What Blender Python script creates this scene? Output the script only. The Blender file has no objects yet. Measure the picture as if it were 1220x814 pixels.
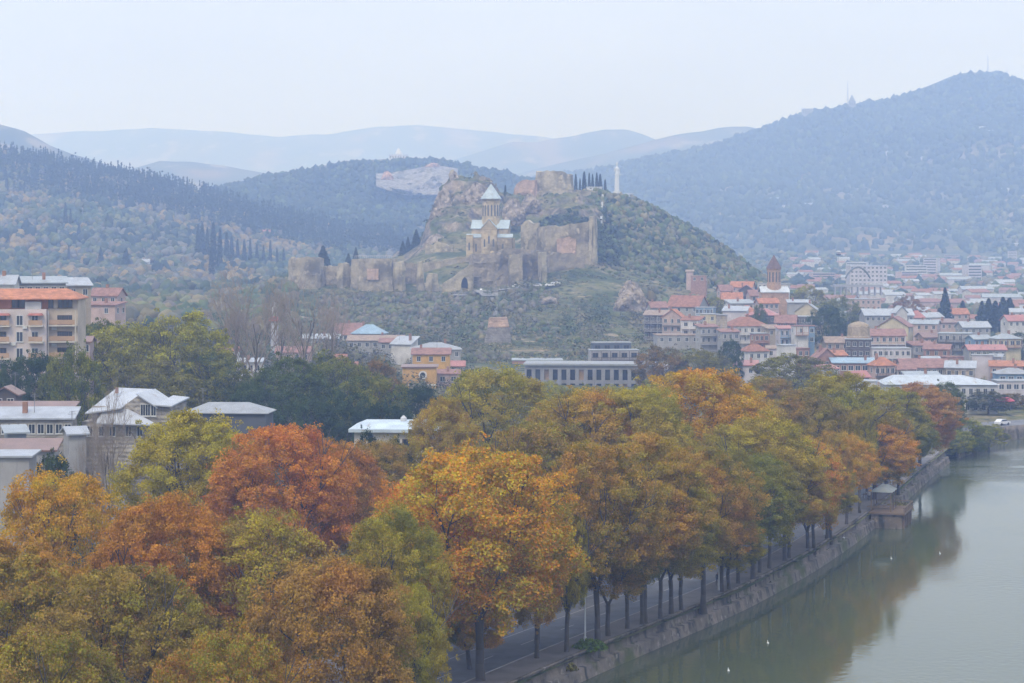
import bpy, math, random
import numpy as np
from mathutils import Vector, Matrix
R = math.radians
rng = np.random.default_rng(7)
random.seed(7)
scene = bpy.context.scene
COL = scene.collection

# ------------------------------------------------------------------ camera
F, EYE, HOR = 2440.0, 48.0, 290.0          # focal length in photo pixels, eye height, horizon row
cam_d = bpy.data.cameras.new('camera'); cam = bpy.data.objects.new('camera', cam_d); COL.objects.link(cam)
cam.location = (0, 0, EYE); cam.rotation_euler = (R(90), 0, 0)
cam_d.sensor_width = 36; cam_d.lens = 36*F/1220; cam_d.shift_y = -(407-HOR)/1220
cam_d.clip_start = 1; cam_d.clip_end = 40000
scene.camera = cam

# ------------------------------------------------------------------ sky, sun, exposure
SUN_EL, SUN_AZ = R(48), R(200)
w = bpy.data.worlds.new('World'); scene.world = w; w.use_nodes = True
nt = w.node_tree; N = nt.nodes; L = nt.links
N.clear()
out = N.new('ShaderNodeOutputWorld')
sky = N.new('ShaderNodeTexSky'); sky.sky_type = 'NISHITA'; sky.sun_disc = False
sky.sun_elevation = SUN_EL; sky.sun_rotation = SUN_AZ; sky.air_density = 1.0; sky.dust_density = 3.0
bg1 = N.new('ShaderNodeBackground'); bg1.inputs[1].default_value = 0.12
L.new(sky.outputs[0], bg1.inputs[0])
geo = N.new('ShaderNodeNewGeometry'); sep = N.new('ShaderNodeSeparateXYZ'); L.new(geo.outputs['Incoming'], sep.inputs[0])
tc = N.new('ShaderNodeTexCoord'); sep2 = N.new('ShaderNodeSeparateXYZ'); L.new(tc.outputs['Generated'], sep2.inputs[0])
mr = N.new('ShaderNodeMapRange'); mr.inputs[1].default_value = 0.0; mr.inputs[2].default_value = 1.0
mr.inputs[3].default_value = 0.86; mr.inputs[4].default_value = 1.75
L.new(sep2.outputs[2], mr.inputs[0])
cn = N.new('ShaderNodeTexNoise'); cn.inputs['Scale'].default_value = 3.5; cn.inputs['Detail'].default_value = 4
mp = N.new('ShaderNodeMapping'); mp.inputs['Scale'].default_value = (1, 1, 4); L.new(tc.outputs['Generated'], mp.inputs[0]); L.new(mp.outputs[0], cn.inputs[0])
cr = N.new('ShaderNodeMapRange'); cr.inputs[3].default_value = 0.82; cr.inputs[4].default_value = 1.18; L.new(cn.outputs[0], cr.inputs[0])
mm = N.new('ShaderNodeMath'); mm.operation = 'MULTIPLY'; L.new(mr.outputs[0], mm.inputs[0]); L.new(cr.outputs[0], mm.inputs[1])
bg2 = N.new('ShaderNodeBackground'); bg2.inputs[0].default_value = (0.70, 0.79, 1.0, 1); L.new(mm.outputs[0], bg2.inputs[1])
mx = N.new('ShaderNodeMixShader'); mx.inputs[0].default_value = 0.88          # cloud cover
L.new(bg1.outputs[0], mx.inputs[1]); L.new(bg2.outputs[0], mx.inputs[2]); L.new(mx.outputs[0], out.inputs[0])
sd = bpy.data.lights.new('sun', 'SUN'); sun = bpy.data.objects.new('sun', sd); COL.objects.link(sun)
sd.energy = 1.4; sd.angle = R(14); sd.color = (1.0, 0.92, 0.80)
sun.rotation_euler = (R(90)-SUN_EL, 0, -SUN_AZ + R(180) if False else R(180)-SUN_AZ)
scene.view_settings.view_transform = 'Standard'; scene.view_settings.look = 'None'
scene.view_settings.gamma = 1; scene.view_settings.use_curve_mapping = False
scene.view_settings.exposure = 0.33
scene.render.engine = 'CYCLES'
cy = scene.cycles
cy.max_bounces = 6; cy.diffuse_bounces = 3; cy.glossy_bounces = 3; cy.transmission_bounces = 3
cy.volume_bounces = 2; cy.transparent_max_bounces = 6; cy.caustics_reflective = False; cy.caustics_refractive = False
cy.use_adaptive_sampling = True; cy.adaptive_threshold = 0.02
cy.use_denoising = True

# ------------------------------------------------------------------ helpers
def U(px, py, Y): return Vector(((px-610)/F*Y, Y, EYE+(HOR-py)/F*Y))
def zof(py, Y): return EYE+(HOR-py)/F*Y
def xof(px, Y): return (px-610)/F*Y

_seed = np.random.default_rng(3).random((256, 256))
def vnoise(x, y):
    xi = np.floor(x).astype(int); yi = np.floor(y).astype(int); fx = x-xi; fy = y-yi
    fx = fx*fx*(3-2*fx); fy = fy*fy*(3-2*fy)
    g = lambda a, b: _seed[a & 255, b & 255]
    return (g(xi, yi)*(1-fx)+g(xi+1, yi)*fx)*(1-fy)+(g(xi, yi+1)*(1-fx)+g(xi+1, yi+1)*fx)*fy
def fbm(x, y, o=4):
    s = 0; a = .5; t = 0
    for i in range(o):
        s = s+a*vnoise(x*2**i+17.3*i, y*2**i+5.1*i); t += a; a *= .5
    return s/t-.5

def tag(o, label=None, cat=None, group=None, kind=None):
    if label: o['label'] = label
    if cat: o['category'] = cat
    if group: o['group'] = group
    if kind: o['kind'] = kind
    return o
def link(o, parent=None):
    COL.objects.link(o)
    if parent is not None: o.parent = parent
    return o
def empty(name, loc=(0, 0, 0), rz=0):
    o = bpy.data.objects.new(name, None); o.empty_display_size = .5; link(o)
    o.location = loc; o.rotation_euler = (0, 0, rz); return o
def nmesh(name, V, Fc, mat=None, smooth=False, tint=None):
    """V (n,3) array; Fc (m,4) or (m,3) array or list of polygons; tint: per vertex colour attribute"""
    me = bpy.data.meshes.new(name)
    V = np.asarray(V, dtype=np.float32)
    if isinstance(Fc, np.ndarray):
        k = Fc.shape[1]; m = Fc.shape[0]
        me.vertices.add(len(V)); me.vertices.foreach_set('co', V.ravel())
        me.loops.add(m*k); me.loops.foreach_set('vertex_index', Fc.astype(np.int32).ravel())
        me.polygons.add(m); me.polygons.foreach_set('loop_start', (np.arange(m)*k).astype(np.int32))
        try: me.polygons.foreach_set('loop_total', np.full(m, k, dtype=np.int32))
        except Exception: pass
        me.update(calc_edges=True)
    else:
        me.from_pydata([tuple(v) for v in V.tolist()], [], Fc); me.update()
    if smooth: me.polygons.foreach_set('use_smooth', np.ones(len(me.polygons), dtype=bool))
    if tint is not None:
        a = me.color_attributes.new('tint', 'FLOAT_COLOR', 'POINT')
        c = np.ones((len(V), 4), dtype=np.float32); c[:, :3] = tint; a.data.foreach_set('color', c.ravel())
    if mat is not None:
        for m_ in (mat if isinstance(mat, (list, tuple)) else [mat]): me.materials.append(m_)
    return me
def mobj(name, me, parent=None, loc=None, rz=0):
    o = bpy.data.objects.new(name, me); link(o, parent)
    if loc is not None: o.location = loc
    if rz: o.rotation_euler = (0, 0, rz)
    return o
class MB:
    """collects simple solids, built as one mesh"""
    def __init__(s): s.v = []; s.f = []; s.m = []
    def poly(s, pts, mi=0):
        n = len(s.v); s.v += [tuple(p) for p in pts]; s.f.append(list(range(n, n+len(pts)))); s.m.append(mi); return s
    def box(s, x0, x1, y0, y1, z0, z1, mi=0):
        n = len(s.v)
        s.v += [(x0, y0, z0), (x1, y0, z0), (x1, y1, z0), (x0, y1, z0), (x0, y0, z1), (x1, y0, z1), (x1, y1, z1), (x0, y1, z1)]
        for q in ((0, 3, 2, 1), (4, 5, 6, 7), (0, 1, 5, 4), (1, 2, 6, 5), (2, 3, 7, 6), (3, 0, 4, 7)):
            s.f.append([n+i for i in q]); s.m.append(mi)
        return s
    def solid(s, bot, top, mi=0):
        """prism between two rings of same length"""
        n = len(s.v); k = len(bot); s.v += [tuple(p) for p in bot]+[tuple(p) for p in top]
        for i in range(k):
            j = (i+1) % k; s.f.append([n+i, n+j, n+k+j, n+k+i]); s.m.append(mi)
        s.f.append([n+i for i in range(k)][::-1]); s.m.append(mi)
        s.f.append([n+k+i for i in range(k)]); s.m.append(mi)
        return s
    def lathe(s, prof, seg=12, cx=0, cy=0, mi=0, a0=0):
        n = len(s.v)
        for r, z in prof:
            for i in range(seg):
                a = a0+2*math.pi*i/seg; s.v.append((cx+r*math.cos(a), cy+r*math.sin(a), z))
        for k in range(len(prof)-1):
            for i in range(seg):
                j = (i+1) % seg; s.f.append([n+k*seg+i, n+k*seg+j, n+(k+1)*seg+j, n+(k+1)*seg+i]); s.m.append(mi)
        s.f.append([n+i for i in range(seg)][::-1]); s.m.append(mi)
        s.f.append([n+(len(prof)-1)*seg+i for i in range(seg)]); s.m.append(mi)
        return s
    def tube(s, a, b, ra, rb, seg=5, mi=0):
        a = Vector(a); b = Vector(b); d = (b-a)
        if d.length < 1e-6: return s
        d.normalize(); u = d.orthogonal().normalized(); w_ = d.cross(u); n = len(s.v)
        for p, r in ((a, ra), (b, rb)):
            for i in range(seg):
                t = 2*math.pi*i/seg; s.v.append(tuple(p+u*(r*math.cos(t))+w_*(r*math.sin(t))))
        for i in range(seg):
            j = (i+1) % seg; s.f.append([n+i, n+j, n+seg+j, n+seg+i]); s.m.append(mi)
        if seg > 3 or rb > .02:
            s.f.append([n+seg+i for i in range(seg)]); s.m.append(mi)
        return s
    def mesh(s, name, mat, smooth=False):
        me = bpy.data.meshes.new(name); me.from_pydata(s.v, [], s.f)
        for m_ in (mat if isinstance(mat, (list, tuple)) else [mat]): me.materials.append(m_)
        me.polygons.foreach_set('material_index', s.m)
        if smooth: me.polygons.foreach_set('use_smooth', [True]*len(s.f))
        me.update(); return me
    def build(s, name, mat, parent=None, smooth=False, loc=None, rz=0):
        return mobj(name, s.mesh(name, mat, smooth), parent, loc, rz)

# ------------------------------------------------------------------ materials
def mat_base(name, rough=.8, spec=.3):
    m = bpy.data.materials.new(name); m.use_nodes = True
    b = m.node_tree.nodes['Principled BSDF']; b.inputs['Roughness'].default_value = rough
    b.inputs['Specular IOR Level'].default_value = spec
    return m, m.node_tree.nodes, m.node_tree.links, b
def noise_mix(Nn, Ll, c1, c2, scale, detail=5, lo=.35, hi=.65, coord='Object', stretch=None, prev=None):
    t = Nn.new('ShaderNodeTexCoord'); n = Nn.new('ShaderNodeTexNoise'); n.inputs['Scale'].default_value = scale; n.inputs['Detail'].default_value = detail
    src = t.outputs[coord]
    if stretch:
        mpn = Nn.new('ShaderNodeMapping'); mpn.inputs['Scale'].default_value = stretch; Ll.new(src, mpn.inputs[0]); src = mpn.outputs[0]
    Ll.new(src, n.inputs['Vector'])
    r = Nn.new('ShaderNodeMapRange'); r.inputs[1].default_value = lo; r.inputs[2].default_value = hi; Ll.new(n.outputs[0], r.inputs[0])
    x = Nn.new('ShaderNodeMix'); x.data_type = 'RGBA'; Ll.new(r.outputs[0], x.inputs['Factor'])
    if prev is not None: Ll.new(prev, x.inputs[6])
    else: x.inputs[6].default_value = (*c1, 1)
    x.inputs[7].default_value = (*c2, 1)
    return x.outputs[2]
_mc = {}
def mat(col, kind='plaster', rough=.85):
    key = (tuple(round(c, 3) for c in col), kind)
    if key in _mc: return _mc[key]
    m, Nn, Ll, b = mat_base(kind, rough)
    c = np.array(col)
    if kind == 'plaster':
        o = noise_mix(Nn, Ll, tuple(c*1.06), tuple(c*.8), .35, 6)
        o = noise_mix(Nn, Ll, None, tuple(c*.62), 1.2, 4, .58, .8, stretch=(1, 1, .25), prev=o)
    elif kind == 'tile':
        o = noise_mix(Nn, Ll, tuple(c*1.1), tuple(c*.72), .9, 6)
        o = noise_mix(Nn, Ll, None, tuple(c*.5+np.array([.03, .03, .025])), .35, 4, .55, .75, prev=o)
        wv = Nn.new('ShaderNodeTexWave'); wv.inputs['Scale'].default_value = 1.1; wv.bands_direction = 'X'
        t = Nn.new('ShaderNodeTexCoord'); Ll.new(t.outputs['Object'], wv.inputs[0])
        bp = Nn.new('ShaderNodeBump'); bp.inputs['Strength'].default_value = .5; bp.inputs['Distance'].default_value = .2
        Ll.new(wv.outputs[0], bp.inputs['Height']); Ll.new(bp.outputs[0], b.inputs['Normal'])
    elif kind == 'metal_sheet':
        o = noise_mix(Nn, Ll, tuple(c*1.05), tuple(c*.8), .5, 6)
        o = noise_mix(Nn, Ll, None, (.22, .15, .1), .6, 5, .62, .82, stretch=(1, .4, 1), prev=o)
        b.inputs['Roughness'].default_value = .42; b.inputs['Specular IOR Level'].default_value = .5
        wv = Nn.new('ShaderNodeTexWave'); wv.inputs['Scale'].default_value = .8; wv.bands_direction = 'X'; wv.wave_profile = 'SAW'
        t = Nn.new('ShaderNodeTexCoord'); Ll.new(t.outputs['Object'], wv.inputs[0])
        bp = Nn.new('ShaderNodeBump'); bp.inputs['Strength'].default_value = .35; bp.inputs['Distance'].default_value = .1
        Ll.new(wv.outputs[0], bp.inputs['Height']); Ll.new(bp.outputs[0], b.inputs['Normal'])
    elif kind == 'brick':
        o = noise_mix(Nn, Ll, tuple(c*1.1), tuple(c*.75), 1.4, 6)
        o = noise_mix(Nn, Ll, None, tuple(c*.6+.05), .3, 4, .55, .75, prev=o)
    elif kind == 'stone':
        o = noise_mix(Nn, Ll, tuple(c*1.15), tuple(c*.74), .3, 10, .4, .62)
        o = noise_mix(Nn, Ll, None, tuple(c*.42), .09, 9, .50, .64, prev=o)
        o = noise_mix(Nn, Ll, None, tuple(c*1.4), .4, 8, .58, .7, prev=o)
        o = noise_mix(Nn, Ll, None, tuple(c*.45), .25, 6, .6, .75, stretch=(1, 1, .18), prev=o)
        t = Nn.new('ShaderNodeTexCoord'); vn = Nn.new('ShaderNodeTexNoise'); vn.inputs['Scale'].default_value = .9; vn.inputs['Detail'].default_value = 8
        Ll.new(t.outputs['Object'], vn.inputs['Vector'])
        wv = Nn.new('ShaderNodeTexWave'); wv.inputs['Scale'].default_value = .5; wv.bands_direction = 'Z'; wv.inputs['Distortion'].default_value = 1.5; Ll.new(t.outputs['Object'], wv.inputs[0])
        am = Nn.new('ShaderNodeMath'); am.operation = 'MULTIPLY_ADD'; am.inputs[1].default_value = .10; Ll.new(wv.outputs[0], am.inputs[0]); Ll.new(vn.outputs[0], am.inputs[2])
        bp = Nn.new('ShaderNodeBump'); bp.inputs['Strength'].default_value = .9; bp.inputs['Distance'].default_value = .7
        Ll.new(am.outputs[0], bp.inputs['Height']); Ll.new(bp.outputs[0], b.inputs['Normal'])
    elif kind == 'rock':
        o = noise_mix(Nn, Ll, tuple(c*1.3), tuple(c*.55), .28, 10, .42, .6)
        o = noise_mix(Nn, Ll, None, tuple(c*np.array([.42, .42, .42])), .09, 8, .5, .62, prev=o)
        o = noise_mix(Nn, Ll, None, tuple(c*1.65), .45, 8, .56, .68, prev=o)
        o = noise_mix(Nn, Ll, None, (.055, .065, .03), .16, 7, .60, .68, prev=o)
        t = Nn.new('ShaderNodeTexCoord'); vn = Nn.new('ShaderNodeTexNoise'); vn.inputs['Scale'].default_value = .5; vn.inputs['Detail'].default_value = 10
        Ll.new(t.outputs['Object'], vn.inputs['Vector'])
        bp = Nn.new('ShaderNodeBump'); bp.inputs['Strength'].default_value = 1; bp.inputs['Distance'].default_value = 1.8
        Ll.new(vn.outputs[0], bp.inputs['Height']); Ll.new(bp.outputs[0], b.inputs['Normal'])
    elif kind == 'glass':
        b.inputs['Roughness'].default_value = .12; b.inputs['Specular IOR Level'].default_value = .6
        o = noise_mix(Nn, Ll, tuple(c), tuple(c*.5), .4, 2)
    else:
        o = noise_mix(Nn, Ll, tuple(c*1.04), tuple(c*.88), .8, 4)
    Ll.new(o, b.inputs['Base Color'])
    _mc[key] = m; return m
GLASS = mat((.035, .045, .06), 'glass')
WFRAME = mat((.55, .55, .53), 'paint')

def leaf_material():
    m = bpy.data.materials.new('leaves'); m.use_nodes = True; Nn = m.node_tree.nodes; Ll = m.node_tree.links; Nn.clear()
    o = Nn.new('ShaderNodeOutputMaterial')
    oi = Nn.new('ShaderNodeObjectInfo')
    ab = Nn.new('ShaderNodeAttribute'); ab.attribute_type = 'OBJECT'; ab.attribute_name = 'leaf_b'
    at = Nn.new('ShaderNodeAttribute'); at.attribute_type = 'GEOMETRY'; at.attribute_name = 'tint'   # r: clump, g: leaf
    sp = Nn.new('ShaderNodeSeparateColor'); Ll.new(at.outputs['Color'], sp.inputs[0])
    t = Nn.new('ShaderNodeTexCoord'); ns = Nn.new('ShaderNodeTexNoise'); ns.inputs['Scale'].default_value = .13; ns.inputs['Detail'].default_value = 2
    ad = Nn.new('ShaderNodeVectorMath'); ad.operation = 'ADD'
    mu = Nn.new('ShaderNodeMath'); mu.operation = 'MULTIPLY'; mu.inputs[1].default_value = 100; Ll.new(oi.outputs['Random'], mu.inputs[0])
    Ll.new(t.outputs['Object'], ad.inputs[0]); Ll.new(mu.outputs[0], ad.inputs[1]); Ll.new(ad.outputs[0], ns.inputs['Vector'])
    a1 = Nn.new('ShaderNodeMath'); a1.operation = 'ADD'; Ll.new(ns.outputs[0], a1.inputs[0]); Ll.new(sp.outputs[0], a1.inputs[1])
    a2 = Nn.new('ShaderNodeMath'); a2.operation = 'ADD'; Ll.new(a1.outputs[0], a2.inputs[0]); Ll.new(sp.outputs[1], a2.inputs[1])
    mrn = Nn.new('ShaderNodeMapRange'); mrn.inputs[1].default_value = 1.05; mrn.inputs[2].default_value = 1.95; Ll.new(a2.outputs[0], mrn.inputs[0])
    x = Nn.new('ShaderNodeMix'); x.data_type = 'RGBA'; Ll.new(mrn.outputs[0], x.inputs['Factor']); Ll.new(oi.outputs['Color'], x.inputs[6]); Ll.new(ab.outputs['Color'], x.inputs[7])
    gp = Nn.new('ShaderNodeNewGeometry'); gn = Nn.new('ShaderNodeTexNoise'); gn.inputs['Scale'].default_value = .11; gn.inputs['Detail'].default_value = 3; Ll.new(gp.outputs['Position'], gn.inputs['Vector'])
    gr = Nn.new('ShaderNodeValToRGB'); Ll.new(gn.outputs[0], gr.inputs[0]); e_ = gr.color_ramp.elements
    e_[0].position = .36; e_[0].color = (.19, .20, .03, 1); e_[1].position = .64; e_[1].color = (.46, .21, .04, 1); e2 = gr.color_ramp.elements.new(.5); e2.color = (.42, .31, .03, 1)
    af = Nn.new('ShaderNodeAttribute'); af.attribute_type = 'OBJECT'; af.attribute_name = 'drift'
    xg = Nn.new('ShaderNodeMix'); xg.data_type = 'RGBA'; Ll.new(af.outputs['Fac'], xg.inputs['Factor']); Ll.new(x.outputs[2], xg.inputs[6]); Ll.new(gr.outputs[0], xg.inputs[7])
    hs = Nn.new('ShaderNodeHueSaturation'); Ll.new(xg.outputs[2], hs.inputs['Color'])
    vr = Nn.new('ShaderNodeMapRange'); vr.inputs[3].default_value = .55; vr.inputs[4].default_value = 1.45; Ll.new(sp.outputs[2], vr.inputs[0]); Ll.new(vr.outputs[0], hs.inputs['Value'])
    hr = Nn.new('ShaderNodeMapRange'); hr.inputs[3].default_value = .487; hr.inputs[4].default_value = .513; Ll.new(sp.outputs[1], hr.inputs[0]); Ll.new(hr.outputs[0], hs.inputs['Hue'])
    d = Nn.new('ShaderNodeBsdfDiffuse'); tr = Nn.new('ShaderNodeBsdfTranslucent'); Ll.new(hs.outputs[0], d.inputs[0]); Ll.new(hs.outputs[0], tr.inputs[0])
    ms = Nn.new('ShaderNodeMixShader'); ms.inputs[0].default_value = .3; Ll.new(d.outputs[0], ms.inputs[1]); Ll.new(tr.outputs[0], ms.inputs[2]); Ll.new(ms.outputs[0], o.inputs[0])
    return m
LEAF = leaf_material()
def tint_material(name):
    m, Nn, Ll, b = mat_base(name, .9, .1)
    at = Nn.new('ShaderNodeAttribute'); at.attribute_name = 'tint'; Ll.new(at.outputs['Color'], b.inputs['Base Color'])
    return m
TINT = tint_material('foliage')
BARK = mat((.075, .065, .055), 'bark')
def obj_color(o, a, b=None, drift=0.0):
    o['drift'] = float(drift)
    o.color = (*a, 1); o['leaf_b'] = list(b if b is not None else a)
# ------------------------------------------------------------------ ground and terrain
BY = [0, 120, 200, 224, 242, 268, 300, 332, 380, 420, 452, 500, 520, 560, 620, 700]
BX = [-75, -40, -4, 7.3, 16.9, 30.6, 44.5, 56.6, 73, 86, 97, 120, 150, 235, 420, 900]
def bankx(Y): return np.interp(Y, BY, BX)
TZ = {  # depth: list of (px, elevation)
 0: [(0, 2.5)], 300: [(0, 3.0), (500, 2.5)], 400: [(0, 8), (300, 6), (450, 3), (560, 2.5)],
 460: [(0, 12), (300, 9), (500, 5), (700, 2.8), (2000, 2.8)],
 560: [(0, 18), (200, 16), (400, 9), (600, 7), (750, 5), (900, 2.8), (2000, 2.8)]}
TP = {  # depth: list of (px, photo row)
 700: [(-300, 378), (0, 382), (200, 392), (350, 405), (480, 430), (600, 432), (700, 430), (780, 425), (850, 422), (950, 435), (1350, 437)],
 850: [(-300, 368), (0, 370), (200, 375), (330, 385), (420, 388), (480, 385), (560, 383), (650, 385), (720, 388), (780, 392), (860, 388), (940, 398), (1000, 415), (1350, 415)],
 940: [(-300, 363), (0, 365), (200, 368), (300, 368), (345, 352), (400, 352), (450, 351), (500, 350), (560, 350), (600, 345), (650, 342), (705, 337), (760, 345), (800, 360), (860, 362), (920, 372), (960, 388), (1000, 402), (1350, 402)],
 985: [(-300, 360), (300, 362), (345, 347), (400, 340), (500, 325), (540, 313), (562, 306), (640, 302), (700, 312), (735, 327), (800, 345), (860, 350), (920, 357), (960, 378), (1000, 396), (1350, 396)],
 1030: [(-300, 354), (300, 358), (345, 344), (420, 328), (480, 318), (500, 306), (520, 302), (560, 300), (600, 296), (640, 292), (700, 285), (740, 300), (800, 325), (860, 337), (920, 346), (960, 370), (1000, 389), (1350, 389)],
 1070: [(-300, 350), (300, 355), (345, 343), (420, 325), (480, 312), (500, 298), (512, 275), (545, 262), (590, 272), (640, 262), (690, 248), (740, 274), (800, 303), (860, 325), (920, 342), (960, 366), (1000, 384), (1350, 384)],
 1115: [(-300, 346), (300, 352), (480, 311), (500, 297), (513, 258), (528, 226), (550, 215), (580, 224), (600, 240), (640, 238), (690, 232), (740, 248), (800, 282), (850, 306), (905, 335), (960, 361), (1000, 378), (1350, 378)],
 1150: [(-300, 342), (300, 350), (480, 312), (500, 300), (515, 262), (527, 224), (537, 204), (545, 203), (560, 207), (583, 213), (588, 226), (600, 230), (640, 228), (690, 226), (715, 228), (740, 236), (770, 248), (820, 276), (860, 301), (905, 333), (950, 357), (1000, 373), (1350, 373)],
 1240: [(-300, 332), (300, 345), (480, 320), (540, 255), (600, 236), (640, 230), (700, 229), (740, 235), (770, 248), (820, 277), (860, 303), (905, 334), (950, 355), (1000, 367), (1350, 367)],
 1400: [(-300, 300), (0, 312), (200, 330), (350, 340), (480, 332), (600, 275), (740, 272), (860, 326), (950, 350), (1000, 356), (1350, 356)],
 1700: [(-300, 230), (0, 246), (150, 262), (300, 296), (400, 318), (500, 335), (1350, 341)],
 2000: [(-300, 165), (0, 186), (60, 196), (120, 210), (180, 219), (240, 235), (300, 250), (380, 272), (450, 284), (520, 300), (700, 325), (1350, 330)],
 2400: [(-300, 260), (0, 265), (300, 290), (1350, 316)],
 3200: [(-300, 312), (1350, 312)]}
KY = sorted(list(TZ)+list(TP))
def tz(px, Y):
    """ground elevation at photo column px and depth Y (arrays)"""
    px = np.atleast_1d(np.asarray(px, float)); Y = np.broadcast_to(np.asarray(Y, float), px.shape)
    lv = []
    for k in KY:
        if k in TZ: a = TZ[k]; lv.append(np.interp(px, [p for p, _ in a], [z for _, z in a]))
        else:
            a = TP[k]; lv.append(zof(np.interp(px, [p for p, _ in a], [z for _, z in a]), k))
    lv = np.array(lv); i = np.clip(np.searchsorted(KY, Y, side='right')-1, 0, len(KY)-2)
    ky = np.array(KY, float); t = (Y-ky[i])/(ky[i+1]-ky[i]); t = np.clip(t, 0, 1); j = np.arange(len(px))
    z = lv[i, j]*(1-t)+lv[i+1, j]*t
    X = (px-610)/F*Y
    rough = np.clip((Y-600)/300, 0, 1)*np.clip((np.interp(px, [900, 1000], [1, .15])), 0, 1)
    z = z+rough*(fbm(X/60, Y/60)*9+fbm(X/14+9, Y/14)*2.6)
    crag = np.clip(1-np.abs(Y-1105)/75, 0, 1)**.5*np.interp(px, [495, 512, 700, 730], [0, 1, 1, 0])
    ridge = 1-np.abs(fbm(X/16+3, Y/22, 4))*4
    z = z+crag*(ridge*4.5-2.5+fbm(X/5, Y/5, 3)*5)
    ledge = np.interp(px, [505, 520, 590, 690], [0, 1, 1, .5])*crag
    st = 7.5; q = z/st; fr = q-np.floor(q)
    z = z*(1-.55*ledge)+.55*ledge*st*(np.floor(q)+np.clip((fr-.35)/.3, 0, 1))
    return z
def gz(px, Y): return float(tz(np.array([px]), np.array([Y]))[0])
def gxy(x, y): return gz(610+x*F/max(y, 1), y)

def ground_mat():
    m, Nn, Ll, b = mat_base('ground', .95, .1)
    o = noise_mix(Nn, Ll, (.14, .145, .06), (.21, .175, .095), .06, 10, .4, .6)
    o = noise_mix(Nn, Ll, None, (.075, .095, .04), .03, 9, .46, .56, prev=o)
    o = noise_mix(Nn, Ll, None, (.28, .23, .14), .09, 9, .57, .66, prev=o)
    o = noise_mix(Nn, Ll, None, (.04, .05, .025), .35, 8, .52, .62, prev=o)
    g = Nn.new('ShaderNodeNewGeometry'); s = Nn.new('ShaderNodeSeparateXYZ'); Ll.new(g.outputs['Normal'], s.inputs[0])
    r = Nn.new('ShaderNodeMapRange'); r.inputs[1].default_value = .90; r.inputs[2].default_value = .74; Ll.new(s.outputs[2], r.inputs[0])
    rk = noise_mix(Nn, Ll, (.25, .20, .15), (.085, .075, .065), .14, 10, .42, .58)
    rk = noise_mix(Nn, Ll, None, (.36, .30, .22), .3, 8, .55, .68, prev=rk)
    rk = noise_mix(Nn, Ll, None, (.05, .055, .035), .07, 8, .55, .66, prev=rk)
    x = Nn.new('ShaderNodeMix'); x.data_type = 'RGBA'; Ll.new(r.outputs[0], x.inputs['Factor']); Ll.new(o, x.inputs[6]); Ll.new(rk, x.inputs[7])
    Ll.new(x.outputs[2], b.inputs['Base Color'])
    t = Nn.new('ShaderNodeTexCoord'); vn = Nn.new('ShaderNodeTexNoise'); vn.inputs['Scale'].default_value = .25; vn.inputs['Detail'].default_value = 9
    Ll.new(t.outputs['Object'], vn.inputs['Vector'])
    bp = Nn.new('ShaderNodeBump'); bp.inputs['Strength'].default_value = 1; bp.inputs['Distance'].default_value = 3
    Ll.new(vn.outputs[0], bp.inputs['Height']); Ll.new(bp.outputs[0], b.inputs['Normal'])
    return m
GROUND = ground_mat()
def grid_faces(nr, nc):
    i = np.arange((nr-1)*(nc-1)); r = i//(nc-1); c = i % (nc-1); a = r*nc+c
    return np.stack([a, a+1, a+nc+1, a+nc], 1)
# near ground: from far left to the quay
Yr = np.concatenate([np.arange(20, 560, 4.), [560.]]); u = np.concatenate([np.linspace(0, .1, 12), np.linspace(.12, 1, 40)])
XX = bankx(Yr)[:, None]-u[None]*(bankx(Yr)[:, None]+420); YY = np.repeat(Yr[:, None], len(u), 1)
ZZ = tz((610+XX*F/YY).ravel(), YY.ravel()).reshape(XX.shape)
XX = XX-np.where(u[None] == 0, .6, 0)
mobj('ground', nmesh('ground', np.stack([XX, YY, ZZ], -1).reshape(-1, 3), grid_faces(len(Yr), len(u))[:, ::-1], GROUND, True))['kind'] = 'structure'
# hillside and town ground
Ya = np.concatenate([np.arange(560, 900, 12.), np.arange(900, 1200, 3.), np.arange(1200, 1420, 10.), np.arange(1420, 3200, 30.), [3200]])
pa = np.concatenate([np.arange(-300, 480, 8.), np.arange(480, 760, 2.5), np.arange(760, 1000, 5), np.arange(1000, 1700, 12.)])
PP, YY = np.meshgrid(pa, Ya); ZZ = tz(PP.ravel(), YY.ravel()); XX = ((PP-610)/F*YY).ravel()
mobj('hillside', nmesh('hillside', np.stack([XX, YY.ravel(), ZZ], -1), grid_faces(len(Ya), len(pa)), GROUND, True))['kind'] = 'structure'

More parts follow.
